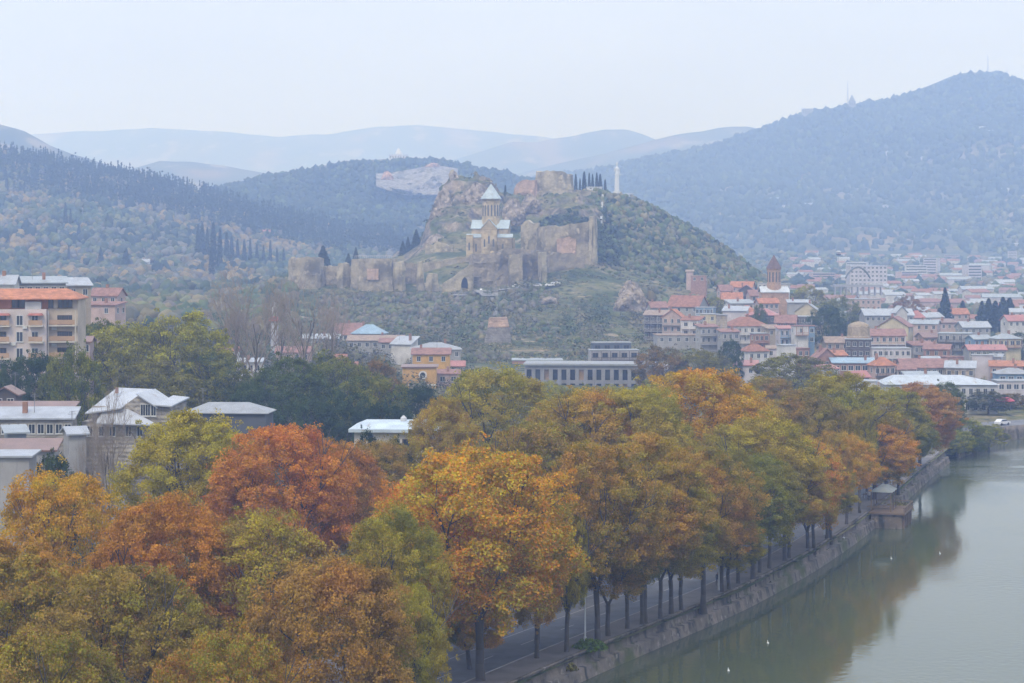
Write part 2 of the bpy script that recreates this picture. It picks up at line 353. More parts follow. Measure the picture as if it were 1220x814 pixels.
# ------------------------------------------------------------------ distant hills and mountains
def wood_mat(name, cols, s1=.012):
    m, Nn, Ll, b = mat_base(name, .95, .05)
    o = noise_mix(Nn, Ll, cols[0], cols[1], s1, 9)
    for k, c in enumerate(cols[2:]): o = noise_mix(Nn, Ll, None, c, s1*(.45+.7*k), 8, .56, .66, prev=o)
    Ll.new(o, b.inputs['Base Color']); return m
WOODED = wood_mat('wooded_slope', [(.055, .07, .04), (.10, .10, .05), (.19, .14, .08), (.25, .21, .15)])
def hill(name, prof, Yc, Yf, zf, Yb, m, amp=6, step=6, rows=40, seed=0):
    p = np.array(prof, float); px = np.arange(p[0, 0], p[-1, 0]+1, step); zc = zof(np.interp(px, p[:, 0], p[:, 1]), Yc)
    X = (px-610)/F*Yc
    zc = zc+fbm(X/90+seed, X*0+seed, 5)*amp*.9
    t = np.concatenate([np.linspace(0, 1, rows), np.linspace(1, 2, 10)[1:]])
    Y = np.where(t <= 1, Yf+(Yc-Yf)*t, Yc+(Yb-Yc)*(t-1)); s = np.where(t <= 1, t**1.15, np.clip(2-t, 0, 1))
    XX, YY = np.meshgrid(X, Y); Z = zf+(zc[None]-zf)*s[:, None]
    gul = (np.abs(fbm(XX/(Yc*.10)+seed+YY/(Yc*.35), YY/(Yc*.5)+seed, 4))*2)
    side = np.sin(np.clip(s, 0, 1)*math.pi)[:, None]
    Z = Z-gul*side*amp*7+fbm(XX/80+seed, YY/80, 4)*amp*2.2*side
    o = mobj(name, nmesh(name, np.stack([XX, YY, Z], -1).reshape(-1, 3), grid_faces(len(Y), len(X)), m, True)); o['kind'] = 'structure'
    def ev(pxq, tq):
        i = np.clip(((np.asarray(pxq)-p[0, 0])/step).astype(int), 0, len(px)-1); j = np.clip((np.asarray(tq)*(rows-1)).astype(int), 0, rows-1)
        return np.stack([XX[j, i], YY[j, i], Z[j, i]], -1)
    return ev
H_right = hill('mountain', [(540, 245), (620, 218), (680, 208), (740, 197), (800, 184), (860, 167), (900, 153), (930, 143), (955, 137), (1000, 128), (1030, 121), (1060, 117), (1100, 104), (1130, 93), (1150, 88), (1180, 86), (1200, 90), (1220, 96), (1300, 108), (1400, 130), (1550, 150)], 3700, 2350, 14, 5200, WOODED, 10, 5, 60, 11)
H_spur = hill('hill', [(900, 318), (960, 300), (1020, 290), (1080, 272), (1130, 255), (1180, 240), (1230, 228), (1300, 220), (1500, 205)], 2900, 2150, 15, 3500, WOODED, 7, 5, 40, 31)
H_mid = hill('hill', [(200, 262), (260, 225), (290, 216), (330, 206), (380, 198), (420, 193), (475, 189), (520, 189), (560, 197), (600, 206), (650, 219), (700, 235), (760, 262)], 2500, 1650, 12, 3400, WOODED, 6, 5, 50, 5)
hill('hill', [(-400, 90), (-200, 120), (0, 149), (30, 157), (60, 174), (90, 185), (130, 197), (200, 225), (260, 255)], 3300, 2500, 30, 4200, WOODED, 8, 5, 40, 8)
hill('hill', [(100, 230), (140, 205), (190, 192), (230, 193), (270, 199), (310, 206), (360, 216), (460, 240)], 4300, 3400, 30, 5000, WOODED, 6, 6, 30, 21)
hill('mountain', [(560, 230), (620, 207), (660, 197), (700, 188), (740, 178), (780, 168), (820, 158), (860, 152), (890, 152), (930, 160), (1000, 180)], 4900, 4000, 40, 5600, WOODED, 8, 6, 30, 41)
hill('mountain', [(480, 210), (540, 190), (580, 178), (610, 168), (640, 170), (680, 162), (720, 154), (745, 154), (770, 162), (820, 180), (900, 210)], 5800, 5100, 60, 6600, WOODED, 8, 6, 30, 51)
hill('mountain', [(-300, 165), (-100, 150), (40, 160), (110, 156), (180, 153), (250, 156), (330, 163), (390, 160), (440, 152), (500, 149), (560, 154), (640, 163), (720, 172), (900, 190)], 7200, 6300, 60, 8200, WOODED, 10, 8, 30, 61)

# quarry face on the middle hill
def patch(name, label, cat, ev, t0, t1, edge, m, off=3.0):
    nr = 14; V = []; pxs = np.linspace(edge[0][0], edge[-1][0], 40)
    lo = np.interp(pxs, [e[0] for e in edge], [e[1] for e in edge]); hi = np.interp(pxs, [e[0] for e in edge], [e[2] for e in edge])
    return pxs, lo, hi

# ------------------------------------------------------------------ river
def water_mat():
    m, Nn, Ll, b = mat_base('water', .04, .5)
    b.inputs['IOR'].default_value = 1.38
    o = noise_mix(Nn, Ll, (.07, .085, .045), (.085, .097, .052), .02, 3)
    Ll.new(o, b.inputs['Base Color'])
    t = Nn.new('ShaderNodeTexCoord')
    mpn = Nn.new('ShaderNodeMapping'); mpn.inputs['Scale'].default_value = (1, 1.0, 1); mpn.inputs['Rotation'].default_value = (0, 0, R(-25)); Ll.new(t.outputs['Object'], mpn.inputs[0])
    n1 = Nn.new('ShaderNodeTexNoise'); n1.inputs['Scale'].default_value = .9; n1.inputs['Detail'].default_value = 4; Ll.new(mpn.outputs[0], n1.inputs['Vector'])
    # breeze patches: rougher water where large noise is high, and the riffle by the far bend
    n2 = Nn.new('ShaderNodeTexNoise'); n2.inputs['Scale'].default_value = .03; n2.inputs['Detail'].default_value = 3; Ll.new(mpn.outputs[0], n2.inputs['Vector'])
    r = Nn.new('ShaderNodeMapRange'); r.inputs[1].default_value = .5; r.inputs[2].default_value = .68; r.inputs[3].default_value = .025; r.inputs[4].default_value = .09; Ll.new(n2.outputs[0], r.inputs[0])
    # rapids: ellipse near the bend
    g = Nn.new('ShaderNodeVectorMath'); g.operation = 'SUBTRACT'; g.inputs[1].default_value = (122, 440, 0); Ll.new(t.outputs['Object'], g.inputs[0])
    g2 = Nn.new('ShaderNodeVectorMath'); g2.operation = 'MULTIPLY'; g2.inputs[1].default_value = (1/48, 1/34, 0); Ll.new(g.outputs[0], g2.inputs[0])
    g3 = Nn.new('ShaderNodeVectorMath'); g3.operation = 'LENGTH'; Ll.new(g2.outputs[0], g3.inputs[0])
    r2 = Nn.new('ShaderNodeMapRange'); r2.inputs[1].default_value = 1; r2.inputs[2].default_value = .4; r2.inputs[3].default_value = 0; r2.inputs[4].default_value = 1.0; Ll.new(g3.outputs['Value'], r2.inputs[0])
    n3 = Nn.new('ShaderNodeTexNoise'); n3.inputs['Scale'].default_value = .09; n3.inputs['Detail'].default_value = 5
    mp3 = Nn.new('ShaderNodeMapping'); mp3.inputs['Scale'].default_value = (.35, 1.3, 1); Ll.new(t.outputs['Object'], mp3.inputs[0]); Ll.new(mp3.outputs[0], n3.inputs['Vector'])
    r3 = Nn.new('ShaderNodeMapRange'); r3.inputs[1].default_value = .42; r3.inputs[2].default_value = .52; Ll.new(n3.outputs[0], r3.inputs[0])
    mu = Nn.new('ShaderNodeMath'); mu.operation = 'MULTIPLY'; Ll.new(r2.outputs[0], mu.inputs[0]); Ll.new(r3.outputs[0], mu.inputs[1])
    ad = Nn.new('ShaderNodeMath'); ad.operation = 'ADD'; Ll.new(mu.outputs[0], ad.inputs[0]); Ll.new(r.outputs[0], ad.inputs[1])
    bp = Nn.new('ShaderNodeBump'); bp.inputs['Distance'].default_value = .5; Ll.new(ad.outputs[0], bp.inputs['Strength']); Ll.new(n1.outputs[0], bp.inputs['Height']); Ll.new(bp.outputs[0], b.inputs['Normal'])
    return m
xs = np.linspace(-90, 1400, 40); ys = np.linspace(-60, 760, 40); XX, YY = np.meshgrid(xs, ys)
mobj('river_water', nmesh('river_water', np.stack([XX, YY, XX*0], -1).reshape(-1, 3), grid_faces(40, 40), water_mat()))['kind'] = 'structure'
mobj('river_bed', nmesh('river_bed', [(-90, -60, -2.2), (1400, -60, -2.2), (1400, 760, -2.2), (-90, 760, -2.2)], [[0, 1, 2, 3]], GROUND))['kind'] = 'structure'

# ------------------------------------------------------------------ quay, promenade, road
bY = np.concatenate([np.arange(20, 452, 3.), [452]])
bP = np.stack([bankx(bY), bY], 1); k = 9
bP = np.stack([np.convolve(np.pad(bP[:, i], 4, mode='edge'), np.ones(k)/k, 'valid') for i in (0, 1)], 1); bP[0] = (bankx(20), 20)
tn = np.gradient(bP, axis=0); tn /= np.linalg.norm(tn, axis=1)[:, None]; nl = np.stack([-tn[:, 1], tn[:, 0]], 1)   # towards land
def strip(name, prof, m, sel=slice(None), jit=0, smooth=False):
    """profile: list of (offset inland, z) swept along the bank"""
    P = bP[sel]; n = nl[sel]; V = []
    for k, (o_, z) in enumerate(prof):
        jo = jit*fbm(P[:, 1]/6+k*7, P[:, 1]*0+k, 3)
        V.append(np.stack([P[:, 0]+n[:, 0]*(o_+jo), P[:, 1]+n[:, 1]*(o_+jo), np.full(len(P), z)+jo*.5], 1))
    V = np.array(V).transpose(1, 0, 2).reshape(-1, 3)
    return mobj(name, nmesh(name, V, grid_faces(len(P), len(prof))[:, ::-1], m, smooth))
def quay_mat():
    m, Nn, Ll, b = mat_base('quay_stone', .9, .2)
    o = noise_mix(Nn, Ll, (.22, .18, .145), (.11, .095, .078), .3, 8)
    o = noise_mix(Nn, Ll, None, (.05, .05, .042), .8, 5, .54, .66, stretch=(1, 1, .15), prev=o)
    o = noise_mix(Nn, Ll, None, (.045, .042, .04), .55, 7, .56, .68, prev=o)
    o = noise_mix(Nn, Ll, None, (.29, .25, .21), .9, 6, .6, .72, prev=o)
    o = noise_mix(Nn, Ll, None, (.08, .09, .035), .12, 6, .56, .64, prev=o)
    Ll.new(o, b.inputs['Base Color'])
    t = Nn.new('ShaderNodeTexCoord'); br = Nn.new('ShaderNodeTexNoise'); br.inputs['Scale'].default_value = 1.2; br.inputs['Detail'].default_value = 6; Ll.new(t.outputs['Object'], br.inputs['Vector'])
    bp = Nn.new('ShaderNodeBump'); bp.inputs['Strength'].default_value = .9; bp.inputs['Distance'].default_value = .3; Ll.new(br.outputs[0], bp.inputs['Height']); Ll.new(bp.outputs[0], b.inputs['Normal'])
    return m
QUAY = quay_mat()
q = strip('quay_wall', [(-.35, -2), (-.1, .15), (.0, .35), (.1, .9), (.15, 1.3), (.2, 1.36), (.95, 1.4), (1.0, 1.9), (1.08, 2.62), (1.0, 2.64), (1.0, 2.82), (1.4, 2.82), (1.42, 2.3)], QUAY, jit=.13)
tag(q, 'long weathered stone embankment wall with a ledge above the river', 'embankment wall')
def asphalt(c, nm, s=.4):
    m, Nn, Ll, b = mat_base(nm, .75, .3)
    o = noise_mix(Nn, Ll, tuple(np.array(c)*1.15), tuple(np.array(c)*.8), s, 7)
    o = noise_mix(Nn, Ll, None, tuple(np.array(c)*1.5), .08, 5, .5, .75, prev=o)
    Ll.new(o, b.inputs['Base Color']); return m
def sheet(name, o0, o1, dz, m, sel=slice(None), n=4):
    P = bP[sel]; nn = nl[sel]; V = []
    for o_ in np.linspace(o0, o1, n):
        x = P[:, 0]+nn[:, 0]*o_; y = P[:, 1]+nn[:, 1]*o_; z = np.full(len(P), 2.62)
        V.append(np.stack([x, y, z+dz], 1))
    V = np.array(V).transpose(1, 0, 2).reshape(-1, 3)
    o = mobj(name, nmesh(name, V, grid_faces(len(P), n)[:, ::-1], m)); o['kind'] = 'structure'; return o
sheet('pavement', 1.5, 5.4, .14, asphalt((.15, .135, .125), 'pavement'))
strip('kerb', [(5.4, 2.55), (5.38, 2.79), (5.6, 2.79), (5.62, 2.55)], mat((.3, .29, .28), 'plain'))['kind'] = 'structure'
sheet('road', 5.6, 19.5, .06, asphalt((.115, .12, .135), 'asphalt'))
sheet('pavement', 19.8, 25, .16, asphalt((.14, .13, .125), 'pavement'))
strip('kerb', [(19.5, 2.55), (19.5, 2.8), (19.8, 2.8), (19.8, 2.55)], mat((.3, .29, .28), 'plain'))['kind'] = 'structure'
WL = mat((.34, .34, .34), 'paint')
mbv = []; mbf = []
for lane, dash in ((12.5, 0), (9.0, 1), (16.0, 1)):
    i = 0
    while i < len(bP)-2:
        n = len(mbv); j = i+1
        for ii, oo in ((i, lane-.08), (j, lane-.08), (j, lane+.08), (i, lane+.08)):
            mbv.append((bP[ii, 0]+nl[ii, 0]*oo, bP[ii, 1]+nl[ii, 1]*oo, 2.69))
        mbf.append([n, n+1, n+2, n+3]); i += 3 if dash else 1
mobj('road_markings', nmesh('road_markings', mbv, mbf, WL))['kind'] = 'structure'

# ------------------------------------------------------------------ haze
hz = MB().box(-5200, 5200, -350, 8600, -3.4, 520)
HM = bpy.data.materials.new('haze'); HM.use_nodes = True; HM.node_tree.nodes.clear()
ho = HM.node_tree.nodes.new('ShaderNodeOutputMaterial'); hv = HM.node_tree.nodes.new('ShaderNodeVolumePrincipled')
hv.inputs['Color'].default_value = (.42, .585, 1.0, 1); hv.inputs['Absorption Color'].default_value = (1, 1, 1, 1)
hv.inputs['Density'].default_value = .00042; hv.inputs['Anisotropy'].default_value = .2
HM.node_tree.links.new(hv.outputs[0], ho.inputs['Volume'])
tag(hz.build('haze', HM), kind='stuff')
# ------------------------------------------------------------------ foliage
def quads(C, size, nrm_out=None, spread=1.0, aspect=.75, g=rng):
    """leaf quads at centres C (n,3); returns verts (4n,3), faces (n,4)"""
    n = len(C); nr = g.normal(size=(n, 3))
    if nrm_out is not None: nr = nr*spread+nrm_out
    nr /= np.linalg.norm(nr, axis=1)[:, None]+1e-9
    a = np.cross(nr, g.normal(size=(n, 3))); a /= np.linalg.norm(a, axis=1)[:, None]+1e-9
    b = np.cross(nr, a); s = (np.broadcast_to(size, n)*g.uniform(.7, 1.3, n))[:, None]*.5
    V = np.stack([C-a*s, C-b*s*aspect, C+a*s, C+b*s*aspect], 1).reshape(-1, 3)
    return V, np.arange(4*n).reshape(n, 4)
def sph(n, g=rng):
    v = g.normal(size=(n, 3)); return v/np.linalg.norm(v, axis=1)[:, None]
def rep4(a): return np.repeat(a, 4, axis=0)

def crown_mesh(name, H, Rr, base, seed, nl=34, sub=15, leaves=55, ls=.42, top=.62):
    g = np.random.default_rng(seed); cz = (H+base)/2; hz_ = (H-base)/2
    P = []; T = []; O = []
    for i in range(nl):
        # lobe centres spread evenly over a dome-like envelope
        u_ = (i+.5)/nl; zc = 1-1.75*u_; ph = i*2.39996+g.uniform(-.35, .35); rr = math.sqrt(max(0, 1-zc*zc)) if zc > -.05 else 1-(-zc-.05)*.5
        lr = g.uniform(.20, .42)*Rr
        prof = 1.0
        k = g.uniform(.66, .86)
        c = np.array([math.cos(ph)*rr*(Rr)*k*prof, math.sin(ph)*rr*Rr*k*prof, cz+zc*(hz_-lr*.6)*g.uniform(.84, 1.0)])
        tone = g.uniform(0, 1)
        for j in range(sub):
            d = sph(1, g)[0]; d[2] = d[2]*.8+.25; d /= np.linalg.norm(d)
            out = (c-np.array([0, 0, cz])); out /= np.linalg.norm(out)+1e-6
            if np.dot(d, out) < -.25: d = -d
            far = g.random() < .13; sc = c+d*lr*(g.uniform(1.2, 1.5) if far else g.uniform(.75, 1.05))*np.array([1, 1, .8])
            sr = g.uniform(.6, 1.25)*Rr*(.07 if far else .115); t2 = np.clip(tone*.6+g.uniform(0, .4), 0, 1); val = g.uniform(0, 1)
            m = int(leaves*g.uniform(.5, 1.35)*(.4 if far else 1)); q = sph(m, g)*(g.random(m)[:, None]**.45)*sr*np.array([1.15, 1.15, .75])
            P.append(sc+q); O.append(np.tile(d+np.array([0, 0, .35]), (m, 1)))
            T.append(np.stack([np.full(m, t2), g.random(m), np.clip(val*.5+g.random(m)*.5, 0, 1)], 1))
    # sparse interior leaves
    m = nl*sub*leaves//10; q = sph(m, g)*(g.random(m)[:, None]**.33)*np.array([Rr*.72, Rr*.72, hz_*.8])+np.array([0, 0, cz])
    P.append(q); O.append(sph(m, g)); T.append(g.random((m, 3)))
    P = np.concatenate(P); O = np.concatenate(O); T = np.concatenate(T)
    V, Fc = quads(P, ls, O, .75, .8, g)
    return nmesh(name, V, Fc, LEAF, tint=rep4(T))

def limb_tree(mb, p, d, L_, r, depth, g, spread=.55, rmin=.02, up=.15, kids=(2, 3), seg=6, shrink=.72):
    """recursive tapered branching"""
    p = Vector(p); d = Vector(d).normalized(); n = 3
    for i in range(n):
        q = p+d*(L_/n); r2 = r*(1-.28*(i+1)/n)
        mb.tube(p, q, r*(1-.28*i/n), r2, seg if r > .12 else 3)
        p = q; d = (d+Vector(g.normal(size=3))*.09+Vector((0, 0, up*.3))).normalized()
    if depth <= 0 or r < rmin: return
    k = int(g.integers(kids[0], kids[1]+1)); a0 = g.uniform(0, 6.28)
    for i in range(k):
        a = a0+i*6.283/k+g.uniform(-.4, .4); u_ = d.orthogonal().normalized(); v_ = d.cross(u_)
        nd = (d+(u_*math.cos(a)+v_*math.sin(a))*spread*g.uniform(.6, 1.3)+Vector((0, 0, up))).normalized()
        limb_tree(mb, p, nd, L_*g.uniform(.6, .9), r*shrink*g.uniform(.65, 1), depth-1, g, spread, rmin, up, kids, seg, shrink)

def plane_trunk(seed, H, fork):
    g = np.random.default_rng(seed); mb = MB(); h = fork
    pts = [Vector((0, 0, -1.2))]; x = y = 0
    for i in range(1, 6):
        x += g.uniform(-.13, .13); y += g.uniform(-.13, .13); pts.append(Vector((x, y, -1.2+(h+1.2)*i/5)))
    rs = [.75, .52, .46, .43, .42, .46]
    for i in range(5): mb.tube(pts[i], pts[i+1], rs[i], rs[i+1], 9)
    for i in range(int(g.integers(2, 4))):
        a = g.uniform(0, 6.28)+i*2.1
        limb_tree(mb, pts[-1], (math.cos(a)*.55, math.sin(a)*.55, 1), H*.24, .30, 3, g, .5, .05, .2, (2, 3), 6)
    return mb.mesh('trunk', BARK, True)
PLANE = []
for s in range(7):
    H_ = 25; b_ = [4.0, 3.4, 4.4, 3.6, 3.2, 4.6, 4.0][s]
    PLANE.append((crown_mesh('plane_crown', H_, 9.2, b_, 100+s, nl=[44, 50, 42, 54, 46, 40, 48][s], leaves=122, ls=.255), plane_trunk(200+s, H_, 6.4)))
FAR_PLANE = [(crown_mesh('tree_crown', 25, 9.2, 4.5, 300+s, nl=28, sub=14, leaves=90, ls=.34), PLANE[s][1]) for s in range(3)]

CC = dict(GO=(.68, .28, .02), OR=(.60, .22, .03), RU=(.43, .20, .04), YO=(.44, .35, .027), OL=(.25, .235, .028), GR=(.13, .155, .028),
          BR=(.31, .19, .055), YG=(.37, .34, .028), DG=(.04, .068, .03), MG=(.085, .12, .04), GB=(.14, .125, .06), BK=(.23, .19, .15), PK=(.38, .22, .11), TN=(.34, .2, .06))
G_PL = 'autumn plane trees along the embankment road'
def tree(px, top, rpx, Y, ca, cb, label, s, cat='tree', name='plane_tree', group=G_PL, protos=PLANE, H0=25., R0=9.0, low=False):
    zg = gz(px, Y) if Y > 300 else 2.65
    if protos is PLANE and 680 < px < 1040: top -= 8
    if Y <= 470: zg = max(zg, 2.6)
    if 'water' in label or 'river bends' in label or 'end of the quay' in label and low: zg = .3
    Ht = zof(top, Y)-zg; rr = rpx*Y/F
    t = empty(name, (xof(px, Y), Y, zg), random.uniform(0, 6.28)); tag(t, label, cat, group)
    me, tm = protos[s % len(protos)]
    c = mobj('crown', me, t); obj_color(c, CC[ca], CC[cb], .26 if protos is PLANE else 0)
    c.scale = (rr/R0, rr/R0, Ht/H0)
    if low: c.scale.z = Ht/(H0-3.6); c.location.z = -3.6*c.scale.z
    elif px > 680 and protos is PLANE and Y < 345:
        sz = Ht*.79/(H0-3.4); c.scale.z = sz; c.location.z = Ht*.21-3.4*sz
    k = mobj('trunk', tm, t); k.scale = (max(.55, min(1, rr/R0)), max(.55, min(1, rr/R0)), Ht/H0); k.rotation_euler.z = random.uniform(0, 6)
    return t
TREES = [
 # px, top row, radius px, depth, colour a, b, label
 (70, 552, 80, 206, 'YO', 'GO', 'yellow and olive plane tree with a domed crown below the tin roofed building at left'),
 (0, 640, 105, 170, 'OL', 'RU', 'brownish olive plane tree cut off by the left edge of the photo'),
 (150, 668, 100, 163, 'OL', 'BR', 'olive plane tree low at left in front of the rust coloured ones'),
 (60, 745, 95, 142, 'BR', 'OL', 'brown and olive plane crown in the bottom left corner'),
 (265, 745, 85, 146, 'RU', 'OL', 'mottled rust and olive plane crown touching the bottom edge left of centre'),
 (195, 588, 84, 190, 'RU', 'OR', 'rust red plane tree between the yellow dome and the brown crown'),
 (310, 602, 82, 192, 'BR', 'YO', 'dull brown plane tree in front of the bright orange one'),
 (395, 655, 95, 165, 'BR', 'RU', 'faded brown plane tree at the bottom centre left with thinning leaves'),
 (230, 490, 78, 262, 'YG', 'YO', 'yellow green plane tree right of the tin roofed building'),
 (335, 502, 82, 252, 'OR', 'OR', 'brightest orange red plane tree in front of the dark evergreens'),
 (400, 520, 58, 262, 'BR', 'OR', 'orange brown plane tree tucked behind the orange red one'),
 (450, 520, 48, 290, 'OL', 'BR', 'small olive brown plane tree left of the white pavilion'),
 (470, 604, 62, 196, 'YO', 'OL', 'olive yellow plane tree between the brown crown and the golden one'),
 (480, 690, 48, 176, 'YG', 'OL', 'small yellow green plane tree at the bottom left of the golden tree'),
 (572, 524, 112, 212, 'GO', 'YO', 'huge golden orange plane tree leaning over the quay in the foreground'),
 (520, 560, 80, 226, 'GO', 'OR', 'orange plane tree half hidden behind the golden one'),
 (645, 500, 82, 262, 'BR', 'OL', 'pale brown plane tree directly behind the golden one'),
 (712, 532, 70, 232, 'OL', 'RU', 'dull plane tree with a dark forked trunk above the green bush'),
 (590, 433, 68, 345, 'OL', 'YG', 'olive green plane tree standing in front of the grey concrete building'),
 (528, 474, 44, 305, 'BR', 'YO', 'small orange brown plane tree right of the white pavilion'),
 (700, 466, 68, 300, 'YO', 'RU', 'mixed rust and olive plane tree below the grey concrete building'),
 (762, 462, 62, 300, 'YG', 'YO', 'yellow green plane tree below the right end of the concrete building'),
 (768, 526, 72, 244, 'YG', 'RU', 'russet plane tree right of the pale brown one with low boughs over the pavement'),
 (832, 444, 84, 316, 'YO', 'GO', 'tall yellow orange plane tree topping the row at the middle of the photo'),
 (838, 540, 64, 256, 'OL', 'RU', 'olive and russet plane tree above the white lamp post'),
 (900, 500, 66, 292, 'OL', 'YO', 'olive plane tree behind the dark green one'),
 (885, 470, 50, 345, 'BR', 'YO', 'tan plane tree crest between the yellow orange and grey green crowns'),
 (897, 545, 58, 276, 'GR', 'OL', 'dark green plane tree leaning over the pavement'),
 (935, 545, 52, 292, 'YG', 'RU', 'green plane tree with one rusty side over the pavement'),
 (962, 528, 44, 304, 'OR', 'YO', 'salmon orange plane tree closest to the water in the middle of the row'),
 (912, 455, 40, 400, 'BR', 'OL', 'brownish plane crown below the large grey green tree'),
 (1000, 450, 60, 366, 'OL', 'YG', 'tall olive plane tree right of the large grey green crown'),
 (1008, 522, 36, 330, 'YO', 'GO', 'small yellow orange plane tree above the wooden landing stage'),
 (960, 470, 52, 350, 'OL', 'BR', 'plain olive plane tree left of the tall olive one'),
 (1042, 500, 48, 362, 'OL', 'GO', 'olive plane tree with an orange side facing the river'),
 (1060, 458, 44, 400, 'OL', 'YG', 'olive green plane tree in front of the long white building'),
 (1096, 456, 42, 416, 'RU', 'PK', 'reddish plane tree at the far end of the embankment row'),
 (1080, 490, 36, 400, 'GR', 'OL', 'green plane tree under the reddish one near the far end of the row'),
 (640, 600, 60, 232, 'YO', 'OL', 'olive leaved plane tree behind the right edge of the golden one'),
 (725, 620, 58, 236, 'GR', 'RU', 'green plane tree with a branch hanging over the road'),
 (800, 580, 56, 250, 'YO', 'OL', 'yellowish plane tree over the middle of the visible pavement'),
 (868, 620, 42, 268, 'GR', 'YO', 'short green plane tree beside the twin dark trunks'),
 (985, 560, 34, 314, 'YG', 'BR', 'slim yellow green plane tree above the bend of the quay wall'),
 (1055, 530, 30, 375, 'OL', 'GR', 'dark olive plane tree over the market stalls'),
 (560, 700, 45, 218, 'YO', 'OR', 'low branched orange plane tree under the golden crown'),
]
for i, (px, top, rp, Y, a, b, lab) in enumerate(TREES):
    tree(px, top, rp, Y, a, b, lab, i*3 % 7)
# trunks seen under the crowns: slim trees of the riverside row
SL = [(520, 806, 16), (640, 785, 17), (675, 778, 15), (747, 750, 15), (765, 745, 16), (787, 738, 15), (812, 728, 15), (860, 706, 14), (880, 696, 15), (905, 683, 14), (917, 678, 14), (940, 666, 13), (970, 654, 13), (990, 642, 13), (1024, 612, 11), (1070, 585, 10)]
SLAB = ['slim plane tree at the bottom edge left of the golden crown', 'young plane tree at the kerb under the right edge of the golden crown', 'pale slim trunk beside the green bush on the quay',
 'thin straight plane tree right of the forked trunk', 'small plane tree with a forked stem second right of the forked trunk', 'slim plane tree left of the shaded gap in the row', 'slim plane tree below the russet crown above the wall', 'slim plane tree beside the white lamp post',
 'thick dark plane tree of the twin trunks, nearer the river', 'plane tree with a low side branch right of the twin trunks', 'plane tree just right of the low side branch', 'upright plane tree in a clear gap of pavement', 'slim plane tree under the salmon orange crown', 'lone plane tree at the wall where the quay bends', 'slim plane tree beside the wooden landing stage', 'slim plane tree beyond the wooden landing stage']
for i, ((px, yb, r_), lab) in enumerate(zip(SL, SLAB)):
    Y = 45.35*F/(yb-HOR); s = i % 7
    tree(px, yb-(14.5+2.5*((i*7) % 3)/2)*F/Y, r_*1.9, Y, ['OL', 'YO', 'GR', 'RU'][i % 4], ['GR', 'RU', 'YO', 'OL'][i % 4], lab, s)

